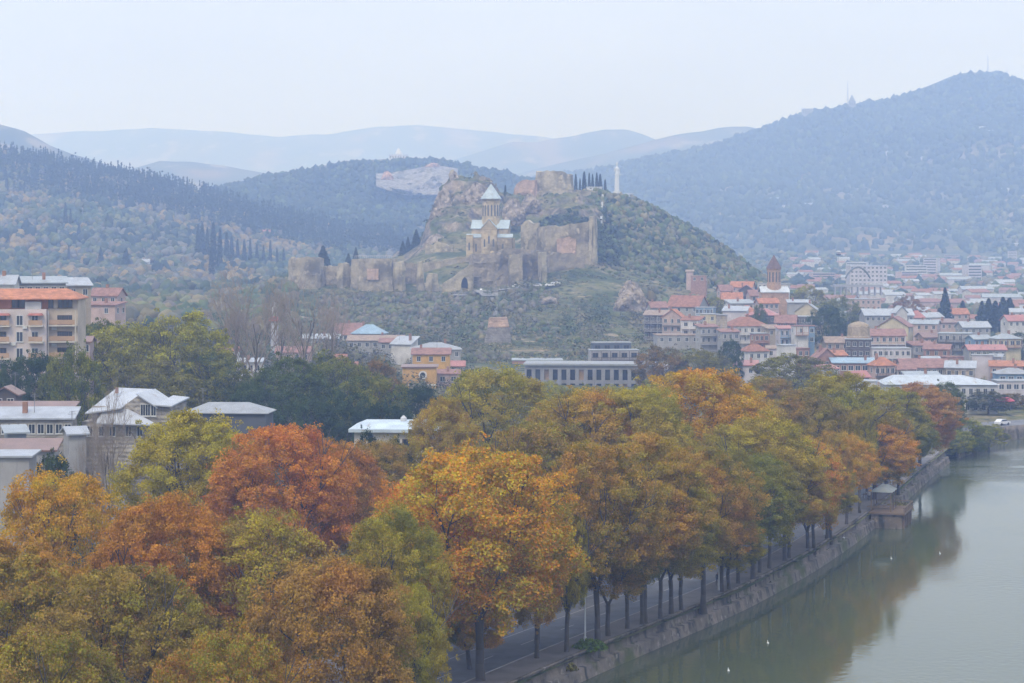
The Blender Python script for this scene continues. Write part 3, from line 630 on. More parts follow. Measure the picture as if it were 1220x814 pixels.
# green and muted trees of the park and the old town
G_PK = 'park and street trees behind the plane row'
MID = [
 (150, 380, 52, 430, 'OL', 'YG', 'tall olive tree left of the twin crowned pair behind the tin roofs'),
 (222, 372, 58, 425, 'OL', 'YG', 'tallest olive green tree above the grey roofed pavilion'),
 (115, 410, 40, 445, 'OL', 'YG', 'yellowish olive tree right of the balconied apartment house'),
 (255, 412, 44, 420, 'OL', 'MG', 'olive tree at the foot of the leafless poplars'),
 (185, 430, 60, 400, 'OL', 'GB', 'low grey olive tree filling the space behind the tin roofs'),
 (100, 470, 30, 372, 'YG', 'OL', 'small yellow green tree behind the white roofed wing'),
 (38, 414, 40, 372, 'DG', 'MG', 'dark green tree in front of the balconied apartment house'),
 (68, 425, 26, 365, 'MG', 'OL', 'mid green tree at the corner of the balconied apartment house'),
 (12, 428, 28, 362, 'DG', 'MG', 'dark green tree cut off by the left edge below the apartment house'),
 (64, 530, 30, 262, 'DG', 'MG', 'round dark green tree beside the brown roofed shed'),
 (345, 425, 55, 400, 'MG', 'GR', 'broad mid green tree right of the leafless poplars'),
 (400, 418, 46, 420, 'MG', 'OL', 'mid green tree below the blue tin roof'),
 (440, 440, 44, 390, 'OL', 'MG', 'olive green tree left of the yellow house'),
 (300, 455, 34, 385, 'DG', 'MG', 'dark green tree behind the grey roofed pavilion'),
 (448, 425, 30, 440, 'BR', 'GB', 'brownish thin leaved tree left of the yellow house'),
 (495, 455, 36, 395, 'DG', 'DG', 'dark pine tree in front of the yellow house'),
 (410, 465, 40, 370, 'DG', 'MG', 'dark green tree above the orange red crown'),
 (355, 465, 46, 372, 'DG', 'MG', 'wide dark green tree right of the grey roofed pavilion'),
 (460, 475, 34, 365, 'DG', 'DG', 'dark pine tree above the white pavilion roof'),
 (437, 512, 20, 300, 'DG', 'DG', 'small dark conifer before the white pavilion'),
 (470, 520, 24, 305, 'DG', 'MG', 'dark shrub like tree under the white pavilion'),
 (942, 419, 50, 520, 'GB', 'OL', 'large grey green domed tree below the old town houses'),
 (786, 412, 32, 560, 'BR', 'GB', 'brownish tree right of the concrete building'),
 (838, 416, 36, 560, 'OL', 'GB', 'pale olive tree below the house with the white gallery'),
 (870, 402, 15, 600, 'DG', 'MG', 'dark green tree beside the pink roofed house'),
 (1128, 455, 24, 470, 'MG', 'GR', 'mid green tree in front of the long white building'),
 (1150, 498, 26, 468, 'MG', 'YG', 'green tree on the point where the river bends'),
 (1141, 512, 20, 455, 'MG', 'YG', 'green willow like tree in the corner where the river bends'),
 (1160, 522, 18, 462, 'GR', 'MG', 'low green tree dipping to the water on the far bend'),
 (1178, 505, 22, 474, 'YG', 'GR', 'yellowish green tree at the water on the far bend'),
 (1125, 505, 20, 462, 'GR', 'MG', 'green tree hanging over the end of the quay'),
 (1178, 466, 26, 540, 'DG', 'GB', 'dark green tree right of the long white building'),
 (1205, 468, 20, 560, 'GB', 'BR', 'brownish green tree at the right edge above the parked cars'),
 (985, 362, 22, 720, 'MG', 'DG', 'green tree right of the cream gabled house'),
 (962, 340, 24, 900, 'GB', 'YG', 'hazy autumn tree behind the cream gabled house'),
 (1000, 352, 26, 850, 'MG', 'OL', 'hazy green tree behind the brick dome'),
 (1085, 432, 14, 620, 'YG', 'OL', 'small yellow green tree between red roofs'),
 (1178, 420, 14, 650, 'GB', 'MG', 'grey green tree behind the pink walled house'),
 (1218, 395, 22, 720, 'MG', 'DG', 'dark tree cut off by the right edge above the cream house'),
 (850, 352, 12, 830, 'YG', 'MG', 'yellow green tree above the house with the white gallery'),
 (905, 362, 10, 740, 'MG', 'GR', 'small green tree on the terrace under the orange roof'),
 (90, 408, 34, 352, 'MG', 'OL', 'green tree hiding the right foot of the balconied apartment house'),
 (122, 376, 34, 440, 'OL', 'MG', 'olive tree below the dusty pink house'),
 (655, 454, 26, 470, 'OL', 'YG', 'olive tree below the left half of the concrete building'),
 (690, 458, 28, 450, 'GR', 'OL', 'green tree below the middle of the concrete building'),
 (730, 456, 26, 460, 'YG', 'OL', 'yellowish tree below the right half of the concrete building'),
 (775, 452, 26, 470, 'GR', 'YG', 'green tree below the rounded corner of the concrete building'),
 (620, 450, 30, 430, 'OL', 'BR', 'olive brown tree below the left end of the concrete building'),
 (560, 452, 26, 480, 'MG', 'OL', 'green tree right of the ochre houses'),
 (1082, 352, 18, 1000, 'RU', 'GB', 'hazy rust tree beyond the white roofed market'),
]
for i, (px, top, rp, Y, a, b, lab) in enumerate(MID):
    tree(px, top, rp, Y, a, b, lab, i, name='leafy_tree', group=G_PK, protos=FAR_PLANE, low=True)

# leafless trees
def bare_mesh(seed, H, slim=.42):
    g = np.random.default_rng(seed); tr = MB(); cr_ = MB()
    tr.tube((0, 0, -1), (0, 0, H*.16), .42, .34, 8)
    limb_tree(tr, (0, 0, H*.16), (.05, 0, 1), H*.2, .33, 2, g, slim, .1, .25, (2, 3), 6)
    for i in range(8):
        a = g.uniform(0, 6.28); z = H*(.14+.045*i); limb_tree(cr_, (0, 0, z), (math.cos(a)*.7, math.sin(a)*.7, 1), H*.185, .2, 5, g, slim*1.5, .014, .16, (2, 3), 3, .78)
    return tr.mesh('trunk', BARK, True), cr_.mesh('branches', mat((.27, .22, .175), 'bark'))
BARE = [bare_mesh(1, 20), bare_mesh(2, 20, .5), bare_mesh(5, 20, .36)]
def bare(px, top, rpx, Y, s, lab, yb=None):
    zg = gz(px, Y); zg = max(zg, 2.6); Ht = (zof(top, Y)-zg)
    t = empty('leafless_tree', (xof(px, Y), Y, zg), random.uniform(0, 6)); tag(t, lab, 'tree', 'leafless grey trees')
    tm, cm = BARE[s]; k = mobj('trunk', tm, t); c = mobj('branches', cm, t)
    for o in (k, c): o.scale = (rpx*Y/F/6.5, rpx*Y/F/6.5, Ht/17)
bare(303, 350, 38, 440, 0, 'leafless tree with a dark bare trunk in front of the white patch of wall')
bare(280, 352, 30, 470, 1, 'left of the tall leafless poplars right of the olive trees')
bare(362, 352, 34, 500, 2, 'leafless poplar with the palest branches under the ruined round tower')
bare(335, 362, 26, 520, 1, 'leafless poplar between the dark trunk and the palest one')
bare(395, 365, 26, 520, 0, 'leafless poplar left of the blue tin roof')
bare(130, 488, 26, 276, 1, 'leafless tree against the white walls below the tin roofs')
bare(108, 520, 16, 272, 2, 'small leafless tree left of the other one below the tin roofs')

# conifers
def conifer_mesh(name, H, r, seed, n=900, ls=.7, col=1.):
    g = np.random.default_rng(seed); z = g.random(n)**.8; rad = r*np.where(z < .12, z/.12, ((1-z)/.88)**col)*(.55+.45*g.random(n))
    a = g.random(n)*6.283; P = np.stack([np.cos(a)*rad, np.sin(a)*rad, .3+z*H*.98], 1); O = np.stack([np.cos(a), np.sin(a), a*0+.4], 1)
    V, Fc = quads(P, ls, O, .7, .7, g); t = np.stack([g.random(n), g.random(n), g.random(n)], 1)
    return nmesh(name, V, Fc, LEAF, tint=rep4(t))
CYP = [conifer_mesh('cypress_crown', 12, 1.5, s, 700, .7, .55) for s in (1, 2)]
FIR = [conifer_mesh('fir_crown', 12, 3.2, s, 900, .9, .9) for s in (3, 4)]
TRK = MB().tube((0, 0, -1), (0, 0, 9), .25, .06, 5).mesh('trunk', BARK)
def depth_at(px, py, a=900, b=2040):
    ys_ = np.arange(a, b, 6.); zz_ = tz(np.full(len(ys_), px), ys_); q_ = HOR-(zz_-EYE)*F/ys_
    ok = np.nonzero(q_ <= py)[0]; return float(ys_[ok[0]]) if len(ok) else Y_DEF
Y_DEF = 1500.
def conifer(px, top, hpx, Y, kind, lab, group, wid=1.0):
    if Y in (1450, 1230): Y = depth_at(px, top+hpx)
    k = (hpx*Y/F)/12; zb = zof(top+hpx, Y); zg = gz(px, Y)
    if zb > zg: k = (zof(top, Y)-zg)/12; zb = zg
    k *= random.uniform(.8, 1.12); wid *= random.uniform(.8, 1.25)
    t = empty('cypress_tree' if kind == 'c' else 'fir_tree', (xof(px, Y), Y, zb)); tag(t, lab, 'cypress' if kind == 'c' else 'conifer', group)
    c = mobj('crown', random.choice(CYP if kind == 'c' else FIR), t); obj_color(c, (.022, .036, .024), (.045, .06, .035)); c.scale = (k*wid, k*wid, k)
    mobj('trunk', TRK, t).scale = (k, k, k)
LC = 'dark cypress in the grove on the wooded slope left of the round tower'
for px, top, h in [(236, 268, 42), (241, 264, 46), (247, 262, 50), (254, 268, 56), (262, 276, 50), (270, 280, 34), (276, 284, 30), (283, 284, 30), (291, 288, 28), (298, 286, 30), (306, 290, 26), (314, 290, 26), (322, 288, 30), (330, 292, 26), (252, 292, 40), (338, 294, 24)]:
    conifer(px, top, h, 1230, 'c', LC, 'cypress grove on the wooded slope', .8)
LC2 = 'dark cypress on the skyline between the hilltop keep and the white statue'
for px, top, h in [(686, 208, 22), (691, 212, 18), (696, 207, 22), (702, 208, 20), (706, 206, 24), (711, 204, 26), (715, 209, 18), (721, 216, 12), (682, 214, 14)]:
    conifer(px, top, h, 1190, 'c', LC2, 'cypresses on the hilltop', .9)
conifer(385, 288, 28, 1040, 'f', 'dark pyramid shaped fir right behind the ruined round tower', None, 1.15)
conifer(1126, 349, 34, 900, 'f', 'tall dark conifer beyond the white market roof', None, 1.0)
conifer(1147, 352, 30, 930, 'f', 'dark conifer right of the tallest one beyond the market', None, 1.2)
for px, top, h in [(1178, 352, 30), (1186, 350, 34), (1195, 354, 30), (1203, 352, 32), (1170, 358, 26)]:
    conifer(px, top, h, 900, 'f', 'dark conifer in the clump at the far right of the town', 'conifer clump at the right of the town', 1.4)
conifer(602, 222, 10, 1120, 'c', 'tiny lone cypress on the rocky saddle right of the crag', None, 1.3)
for px, top, h in [(415, 300, 18), (486, 280, 24), (496, 276, 26), (480, 286, 22), (424, 296, 20)]:
    conifer(px, top, h, 1120, 'f', 'dark conifer on the slope behind the long curtain wall', 'conifers behind the curtain wall', 1.1)
for px, top, h in [(94, 268, 20), (82, 290, 22), (120, 296, 22), (150, 290, 30), (24, 212, 22), (8, 208, 20), (128, 250, 22), (78, 244, 24), (84, 246, 22)]:
    conifer(px, top, h, 1450, 'f' if px > 90 else 'c', 'dark conifer standing alone among autumn trees on the left slope', 'lone conifers on the left slope', .95)

# massed vegetation ------------------------------------------------
import bmesh
def _ico(sub):
    bm = bmesh.new(); bmesh.ops.create_icosphere(bm, subdivisions=sub, radius=1); v = np.array([x.co[:] for x in bm.verts]); f = np.array([[q.index for q in x.verts] for x in bm.faces]); bm.free(); return v, f
ICO = {s: _ico(s) for s in (1, 2)}
def blobs(pts, rad, flat, col, sub, g):
    v, f = ICO[sub]; n = len(pts); m = len(v)
    k1 = g.normal(size=(n, 1, 3))*2.2; k2 = g.normal(size=(n, 1, 3))*4.0; ph = g.uniform(0, 6.28, (n, 1))
    d = 1+.2*np.sin((v[None]*k1).sum(-1)+ph)+.16*np.sin((v[None]*k2).sum(-1)+ph*2)+g.normal(0, .09, (n, m))
    el = g.uniform(.85, 1.2, (n, 1, 3)); V = v[None]*d[:, :, None]*rad[:, None, None]*el*np.array([1, 1, flat]); V[:, :, 2] += rad[:, None]*flat*.45
    V = V+pts[:, None, :]; Fc = (f[None]+(np.arange(n)*m)[:, None, None]).reshape(-1, 3)
    c = np.repeat(col[:, None, :], m, 1)*(1+g.normal(0, .07, (n, m, 1)))*(1+.25*v[None, :, 2:3])
    c = np.repeat(col[:, None, :], m, 1)*(1+g.normal(0, .10, (n, m, 1)))
    return V.reshape(-1, 3), Fc, np.clip(c, 0, 1).reshape(-1, 3)
def mass(name, pts, rad, npl, size, cols, label=None, flat=.8, g=rng, idx=None, cap=2.2, blob=0):
    """pts (n,3) ground points -> leafy clumps, one stuff object"""
    n = len(pts); rad = np.broadcast_to(rad, n)*np.clip(np.exp(g.normal(0, .27, n)), .55, 1.5)
    q = sph(n*npl, g).reshape(n, npl, 3); q[:, :, 2] = np.abs(q[:, :, 2])*.9
    P = pts[:, None, :]+q*(g.random((n, npl, 1))**.2)*rad[:, None, None]*np.array([1, 1, flat*1.25])
    V, Fc = quads(P.reshape(-1, 3), np.repeat(np.minimum(rad*size, cap), npl), q.reshape(-1, 3)+np.array([0, 0, .3]), .26, .85, g)
    c = np.array(cols)[g.integers(0, len(cols), n) if idx is None else idx]*g.uniform(.72, 1.25, (n, 1))
    if blob:
        Vb, Fb, cb = blobs(pts, rad*.86, flat, c, blob, g); c = np.repeat(c, npl, 0)*g.uniform(.9, 1.1, (n*npl, 1)); nb = len(Vb)
        me = bpy.data.meshes.new(name); nq = len(Fc); nt_ = len(Fb); VV_ = np.concatenate([Vb, V]).astype(np.float32)
        me.vertices.add(len(VV_)); me.vertices.foreach_set('co', VV_.ravel()); me.loops.add(nt_*3+nq*4)
        me.loops.foreach_set('vertex_index', np.concatenate([Fb.ravel(), (Fc+nb).ravel()]).astype(np.int32)); me.polygons.add(nt_+nq)
        me.polygons.foreach_set('loop_start', np.concatenate([np.arange(nt_)*3, nt_*3+np.arange(nq)*4]).astype(np.int32))
        me.update(calc_edges=True); me.polygons.foreach_set('use_smooth', np.ones(nt_+nq, dtype=bool))
        a_ = me.color_attributes.new('tint', 'FLOAT_COLOR', 'POINT'); cc = np.ones((len(VV_), 4), dtype=np.float32); cc[:, :3] = np.concatenate([cb, rep4(c)]); a_.data.foreach_set('color', cc.ravel()); me.materials.append(TINT)
        o = mobj(name, me); o['kind'] = 'stuff'; return o
    c = np.repeat(c, npl, 0)*g.uniform(.88, 1.12, (n*npl, 1))
    o = mobj(name, nmesh(name, V, Fc, TINT, tint=rep4(c))); o['kind'] = 'stuff'
    if label: o['label'] = label
    return o
def scatter(n, pxr, Yr, keep=None, g=rng):
    px = g.uniform(*pxr, n); Y = np.sqrt(g.uniform(Yr[0]**2, Yr[1]**2, n))
    if keep is not None: m = keep(px, Y); px = px[m]; Y = Y[m]
    z = tz(px, Y); return np.stack([(px-610)/F*Y, Y, z], 1), px, Y
AUT = [(.08, .10, .045), (.12, .135, .055), (.17, .17, .065), (.22, .20, .08), (.30, .21, .08), (.34, .23, .08), (.24, .18, .11), (.19, .17, .12), (.23, .20, .16), (.09, .12, .06), (.11, .13, .06), (.14, .14, .08)]
DRK = [(.025, .04, .025), (.035, .05, .03), (.045, .055, .03), (.03, .045, .032)]
nz = lambda px, Y, s, o=0: fbm((px-610)/F*Y/s+o, Y/s+o, 3)
# autumn wood of the left slope
P, px, Y = scatter(11000, (-120, 560), (930, 2010), lambda px, Y: ((px < 345) | (Y > 1170)))
cf = np.clip((nz(px, Y, 70, 11)+.3)/.6+rng.normal(0, .28, len(px)), 0, .999); AUTS = sorted(AUT, key=lambda c: c[0]-c[1])
mass('autumn_wood', P, 2.9, 34, .3, np.array(AUTS)*np.array([.60, .66, .70]), idx=(cf*len(AUTS)).astype(int), flat=1.1, cap=1.0, blob=2)
# belt of conifers along its crest
P, px, Y = scatter(3300, (-120, 560), (1780, 2060), lambda px, Y: (nz(px, Y, 120) > np.interp(px, [380, 560], [-.12, .25])))
g = rng; n = len(P)
npl = 30; zz = g.random((n, npl)); Hh = g.uniform(9, 17, n)[:, None]; rr = (1-zz)*g.uniform(2.2, 3.6, n)[:, None]*(.5+.5*g.random((n, npl))); an = g.random((n, npl))*6.283
Q = np.stack([P[:, 0:1]+np.cos(an)*rr, P[:, 1:2]+np.sin(an)*rr, P[:, 2:3]+zz*Hh], -1).reshape(-1, 3)
V, Fc = quads(Q, 2.2, np.stack([np.cos(an), np.sin(an), an*0+.4], -1).reshape(-1, 3), .6)
mobj('conifer_wood', nmesh('conifer_wood', V, Fc, TINT, tint=rep4(np.repeat(np.array(DRK)[g.integers(0, 4, n)], npl, 0))))['kind'] = 'stuff'
# dark woodland clumps on the left slope
P, px, Y = scatter(2600, (-100, 520), (1050, 1850), lambda px, Y: (nz(px, Y, 90, 4) > .10) & ((px < 345) | (Y > 1180)))
mass('evergreen_wood', P, 3.3, 30, .3, DRK, flat=1.4, cap=1.0, blob=2)
# shrubs on the fortress hill
SH = [(.075, .105, .04), (.095, .12, .045), (.14, .145, .06), (.18, .155, .08), (.13, .125, .08), (.06, .085, .04)]
def onhill(px, Y): return (Y < 935) | (px > 712) | (Y > 1175)
P, px, Y = scatter(5200, (345, 960), (760, 1240), lambda px, Y: onhill(px, Y) & (nz(px, Y, 34, 8) > -.02) & ~((px > 760) & (Y < 860)))
mass('hillside_shrubs', P, 1.15, 20, .4, SH, flat=.8, blob=1)
P, px, Y = scatter(1900, (710, 920), (1000, 1240), None)
mass('hillside_shrubs', P, 1.5, 30, .42, SH+DRK[:1], flat=1.1, blob=2)
P, px, Y = scatter(900, (500, 720), (950, 1170), lambda px, Y: (nz(px, Y, 20, 2) > .02) & ~((px < 640) & (px > 555) & (Y < 1020)))
mass('crag_shrubs', P, 1.5, 14, .6, SH, flat=.6)
P, px, Y = scatter(420, (640, 740), (990, 1060), None)
mass('hillside_shrubs', P, 2.6, 24, .55, DRK+SH[:2], flat=.9)
P, px, Y = scatter(15000, (380, 800), (690, 940), lambda px, Y: (nz(px, Y, 16, 5) > -.1) & ~((px > 770) & (Y < 850)))
mass('hillside_tufts', P, .8, 10, .6, [(.10, .125, .05), (.13, .15, .06), (.19, .18, .08), (.24, .20, .11), (.15, .13, .09)], flat=.7)
P, px, Y = scatter(190, (520, 770), (700, 935), lambda px, Y: (nz(px, Y, 45, 15) > -.02) & ~((px > 740) & (Y < 850)))
mass('hillside_trees', P, 3.2, 90, .22, SH+[(.14, .12, .05)], flat=1.1)
# grey leafless brush at the foot of the hill
P, px, Y = scatter(2200, (380, 700), (700, 925), lambda px, Y: nz(px, Y, 50, 3)+np.interp(px, [420, 600, 690], [.12, .05, -.25]) > -.05)
mass('leafless_brush', P, 1.25, 34, .32, [(.15, .135, .10), (.12, .12, .075), (.16, .14, .105), (.10, .11, .06), (.11, .125, .055)], flat=1.1, blob=1)
# town greenery
P, px, Y = scatter(2000, (760, 1350), (560, 1400), lambda px, Y: (nz(px, Y, 60, 6) > -.06))
mass('town_greenery', P[Y < 800], 2.3, 70, .26, SH+[(.16, .13, .05)], flat=1.2)
mass('town_greenery', P[Y >= 800], 2.6, 30, .3, SH+[(.16, .13, .05)], flat=1.1, blob=2)
P, px, Y = scatter(5200, (640, 1400), (1400, 3150), None)
mass('town_greenery', P, 4.2, 6, .3, SH+DRK, flat=.9, blob=1)
TGC = SH+[(.12, .11, .05), (.16, .13, .06), (.15, .13, .10)]
P, px, Y = scatter(2200, (-150, 350), (700, 960), None)
mass('town_greenery', P, 2.7, 34, .3, TGC, flat=1.1, blob=2)
P, px, Y = scatter(900, (-150, 560), (470, 700), None)
mass('town_greenery', P, 2.7, 110, .2, TGC, flat=1.1)
P, px, Y = scatter(500, (350, 560), (700, 800), None)
mass('town_greenery', P, 2.0, 60, .25, TGC, flat=1.1)
# under the plane trees inland
P, px, Y = scatter(700, (-80, 480), (120, 300), lambda px, Y: (px-610)/F*Y < bankx(Y)-30)
mass('park_shrubs', P, 2.0, 40, .3, SH, flat=.9)
# woods on the distant hills, as seen on their crests
def ridge_wood(ev, pxr, tr, n, rad, cols, flat=1.1):
    P = ev(rng.uniform(*pxr, n), rng.uniform(*tr, n)**.5); P = P+np.stack([rng.uniform(-8, 8, n), rng.uniform(-20, 20, n), np.zeros(n)-1], 1)
    mass('distant_wood', P, rad*.9, 5, .3, cols, flat=flat, cap=2.5, blob=1)
ridge_wood(H_right, (850, 1300), (.5, 1.0), 4500, 4.6, DRK+SH[:1]); ridge_wood(H_right, (560, 1400), (.02, 1), 15000, 6.2, DRK+DRK+AUT[:1])
ridge_wood(H_mid, (230, 720), (.1, 1.0), 11000, 3.9, DRK+DRK+SH[:1]); ridge_wood(H_mid, (600, 700), (.9, 1.0), 80, 5, DRK, 1.3)
ridge_wood(H_spur, (900, 1450), (.1, 1.0), 3500, 5, DRK+AUT[:3])
# grass tufts and weeds along the top of the quay
i = rng.integers(0, len(bP), 260); o_ = rng.uniform(.8, 1.4, 260)
P = np.stack([bP[i, 0]+nl[i, 0]*o_, bP[i, 1]+nl[i, 1]*o_+rng.uniform(-1.5, 1.5, 260), np.full(260, 1.25)], 1)
mass('wall_weeds', P, .35, 14, .5, [(.08, .1, .03), (.14, .13, .05), (.05, .075, .025)])
def bush(px, py, r, z, Y, lab, col, nm='bush'):
    g = np.random.default_rng(int(px)); m = 900; q = sph(m, g)*(g.random(m)[:, None]**.4)*np.array([r*1.4, r, r*.8]); q[:, 2] = np.abs(q[:, 2])
    V, Fc = quads(q, .32, q/r+np.array([0, 0, .3]), .7, .8, g)
    o = mobj(nm, nmesh(nm, V, Fc, LEAF, tint=rep4(g.random((m, 3)))), loc=(xof(px, Y), Y, z)); obj_color(o, col, tuple(np.array(col)*1.3)); tag(o, lab, 'bush')
bush(703, 780, 1.5, 2.6, 229, 'bright green bush overhanging the quay wall beside a pale trunk', (.12, .18, .03))
bush(645, 800, 1.1, 1.3, 221, 'dark green bush low on the ledge near the bottom edge', (.05, .1, .035))
bush(670, 795, 1.3, 1.3, 224, 'yellowish weedy bush on the ledge between the two green ones', (.2, .17, .05))
bush(1071, 605, 2.0, 1.4, 357, 'autumn coloured bush beside the wooden landing stage', (.17, .15, .04))
# ------------------------------------------------------------------ fortress
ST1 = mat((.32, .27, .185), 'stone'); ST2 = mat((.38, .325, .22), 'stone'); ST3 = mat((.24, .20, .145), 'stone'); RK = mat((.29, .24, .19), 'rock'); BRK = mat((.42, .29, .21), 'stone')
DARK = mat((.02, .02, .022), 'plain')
def ruin_wall(name, label, cat, pts, thick, m, jag=1.2, sink=4, step=1.6, group=None, base=None, bulge=.45, closed=False):
    P = [];
    for (p0, t0, y0), (p1, t1, y1) in zip(pts[:-1], pts[1:]):
        a = U(p0, t0, y0); b = U(p1, t1, y1); n = max(1, int((Vector((a.x, a.y))-Vector((b.x, b.y))).length/step))
        for i in range(n): P.append(a.lerp(b, i/n))
    P.append(U(*pts[-1])); P = np.array([tuple(p) for p in P]); n = len(P)
    t = np.gradient(P[:, :2], axis=0); t /= np.linalg.norm(t, axis=1)[:, None]; nb = np.stack([-t[:, 1], t[:, 0]], 1)   # to the back
    zb = np.array([gxy(x, y) for x, y, _ in P])-sink
    if base is not None: zb = np.minimum(zb, zof(base, P[:, 1]))
    d = np.concatenate([[0], np.cumsum(np.linalg.norm(np.diff(P[:, :2], axis=0), axis=1))])
    s = hash(label) % 50
    s = sum(map(ord, label)) % 50
    top = P[:, 2]+jag*(fbm(d/3.0+s, d*0+s, 4)*1.5-np.abs(fbm(d/9+s, d*0, 2))*1.0+.28*(np.floor(d/1.6) % 2))
    nv = 10; V = []
    for r in range(nv):
        f = r/(nv-1); z = zb+(top-zb)*f; off = -bulge*fbm(d/4+s, z/3, 3)*2.6-(1-f)*.8-np.where(fbm(d/5+s*3, d*0+2, 2) > .12, .9, 0)
        V.append(np.stack([P[:, 0]+nb[:, 0]*off, P[:, 1]+nb[:, 1]*off, z], 1))
    V.append(np.stack([P[:, 0]+nb[:, 0]*thick*.5, P[:, 1]+nb[:, 1]*thick*.5, top+.3*jag*fbm(d/2, d*0+9, 2)], 1))
    V.append(np.stack([P[:, 0]+nb[:, 0]*thick, P[:, 1]+nb[:, 1]*thick, top-.2], 1)); V.append(np.stack([P[:, 0]+nb[:, 0]*thick, P[:, 1]+nb[:, 1]*thick, zb], 1))
    rows = len(V); V = np.array(V).reshape(-1, 3); Fc = [list(map(int, f)) for f in grid_faces(rows, n)]
    if not closed:
        Fc.append([r*n for r in range(rows)]); Fc.append([r*n+n-1 for r in range(rows)][::-1])
    o = mobj(name, nmesh(name, V-V.mean(0), Fc, m), loc=V.mean(0)); tag(o, label, cat, group); return o
def ruin_tower(label, px, top, rpx, Y, m, jag=1.2, cat='tower', seg=28, depth=1.0):
    a = np.linspace(math.pi*1.5+math.pi, math.pi*1.5-math.pi, seg+1); c = (px, Y+rpx*Y/F)
    r = rpx*Y/F; pts = []
    for t in a:
        x = xof(px, c[1])+r*math.cos(t+math.pi/2*0); y = c[1]+r*math.sin(t)*depth
        pts.append((610+x*F/y, top, y))
    return ruin_wall('ruined_tower', label, cat, pts[::-1], 1.6, m, jag, closed=True)
ruin_tower('ruined round tower of pinkish stone at the left end of the fortress', 365, 307, 19, 950, ST1)
ruin_wall('fortress_wall', 'low broken wall joining the round tower to the small square tower', 'fortress wall', [(383, 314, 962), (395, 318, 958), (405, 316, 955)], 2, ST1, 1.5)
ruin_tower('small square stone tower between the round tower and the flat topped bastion', 409, 314, 6.5, 944, ST2, .7, seg=4)
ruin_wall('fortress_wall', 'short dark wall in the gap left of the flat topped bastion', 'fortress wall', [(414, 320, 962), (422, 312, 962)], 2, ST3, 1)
b = empty('bastion', U(445, 350, 940)); tag(b, 'flat topped stone bastion with a railed terrace and one brick patch', 'bastion')
def child_wall(o, parent):
    o.location = o.location-parent.location; o.parent = parent
    for k in ('label', 'category', 'group'):
        if k in o: del o[k]
child_wall(ruin_wall('wall', 'bw', 'x', [(420, 309, 952), (421.5, 309, 940), (438, 308, 936), (462, 308, 936), (470, 309, 941), (471, 309, 955)], 3, ST1, .25), b)
mb = MB(); s = 940/F
for i in range(20): mb.box(-22*s+i*2.3*s-.05, -22*s+i*2.3*s+.05, -1, -.9, (350-308)*s, (350-308)*s+1.1)
mb.box(-22*s, 22*s, -1.05, -.85, (350-308)*s+1.1, (350-308)*s+1.25); mb.build('railing', mat((.6, .58, .56), 'paint'), b)
MB().box(-2.6, 2.6, -5.4, -3.6, 6.5, 11.5).build('brick_patch', BRK, b)
ruin_tower('stone turret at the right corner of the flat topped bastion', 475, 312, 5, 938, ST2, .8, seg=12)
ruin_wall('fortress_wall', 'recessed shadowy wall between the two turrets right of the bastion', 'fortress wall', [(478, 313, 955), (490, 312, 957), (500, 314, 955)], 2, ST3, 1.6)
ruin_tower('narrow stone turret at the left end of the gate wall', 501, 312, 3.6, 938, ST2, .8, seg=12)
ruin_wall('fortress_wall', 'upper curtain wall climbing from the narrow turret to the church platform', 'fortress wall', [(503, 314, 972), (520, 311, 975), (540, 308, 978), (563, 303, 980)], 2.2, ST1, .9)
ruin_tower('pale square pier in front of the upper curtain wall', 515, 326, 7, 936, ST2, .7, seg=4)
# gate wall with arched opening
gt = empty('gate_wall', U(548, 348, 940)); tag(gt, 'stone gate wall with one dark pointed archway below the church', 'gate')
def lz(py): return (348-py)*940/F
sc = 940/F; mb = MB()
prof = [(527, 338), (533, 334), (540, 330), (547, 324), (556, 318), (563, 313)]
def gtop(px): return lz(np.interp(px, [p for p, _ in prof], [q for _, q in prof]))
arch = [(549.5, lz(352)), (549.5, lz(338)), (550.5, lz(334)), (552, lz(331.5)), (553.7, lz(330)), (555.4, lz(331.5)), (556.8, lz(334)), (557.5, lz(338)), (557.5, lz(352))]
def gx(px): return (px-548)*sc
for y0, y1 in ((-1, 0),):
    seq = [527, 533, 540, 545, 549.5]
    for a_, c_ in zip(seq[:-1], seq[1:]): mb.solid([(gx(a_), -1, -4), (gx(c_), -1, -4), (gx(c_), 1.6, -4), (gx(a_), 1.6, -4)], [(gx(a_), -1, gtop(a_)), (gx(c_), -1, gtop(c_)), (gx(c_), 1.6, gtop(c_)), (gx(a_), 1.6, gtop(a_))])
    for (a_, za), (c_, zc) in zip(arch[1:-2], arch[2:-1]): mb.solid([(gx(a_), -1, za), (gx(c_), -1, zc), (gx(c_), 1.6, zc), (gx(a_), 1.6, za)], [(gx(a_), -1, gtop(a_)), (gx(c_), -1, gtop(c_)), (gx(c_), 1.6, gtop(c_)), (gx(a_), 1.6, gtop(a_))])
    for a_, c_ in ((557.5, 560), (560, 564)): mb.solid([(gx(a_), -1, -4), (gx(c_), -1, -4), (gx(c_), 1.6, -4), (gx(a_), 1.6, -4)], [(gx(a_), -1, gtop(a_)), (gx(c_), -1, gtop(c_)), (gx(c_), 1.6, gtop(c_)), (gx(a_), 1.6, gtop(a_))])
mb.build('wall', ST2, gt)
MB().box(gx(549), gx(558), 4.5, 5, -4, lz(329)).build('passage_shade', DARK, gt)  # near-black slab behind the arch, stands in for the shade inside the gateway
ruin_wall('fortress_wall', 'massive dark curtain wall directly below the church', 'fortress wall', [(562, 304, 972), (564, 303, 948), (575, 302, 946), (590, 300, 945), (600, 296, 946), (618, 296, 948), (640, 299, 952), (652, 300, 956)], 3.5, ST3, .8, base=345, bulge=1.0)
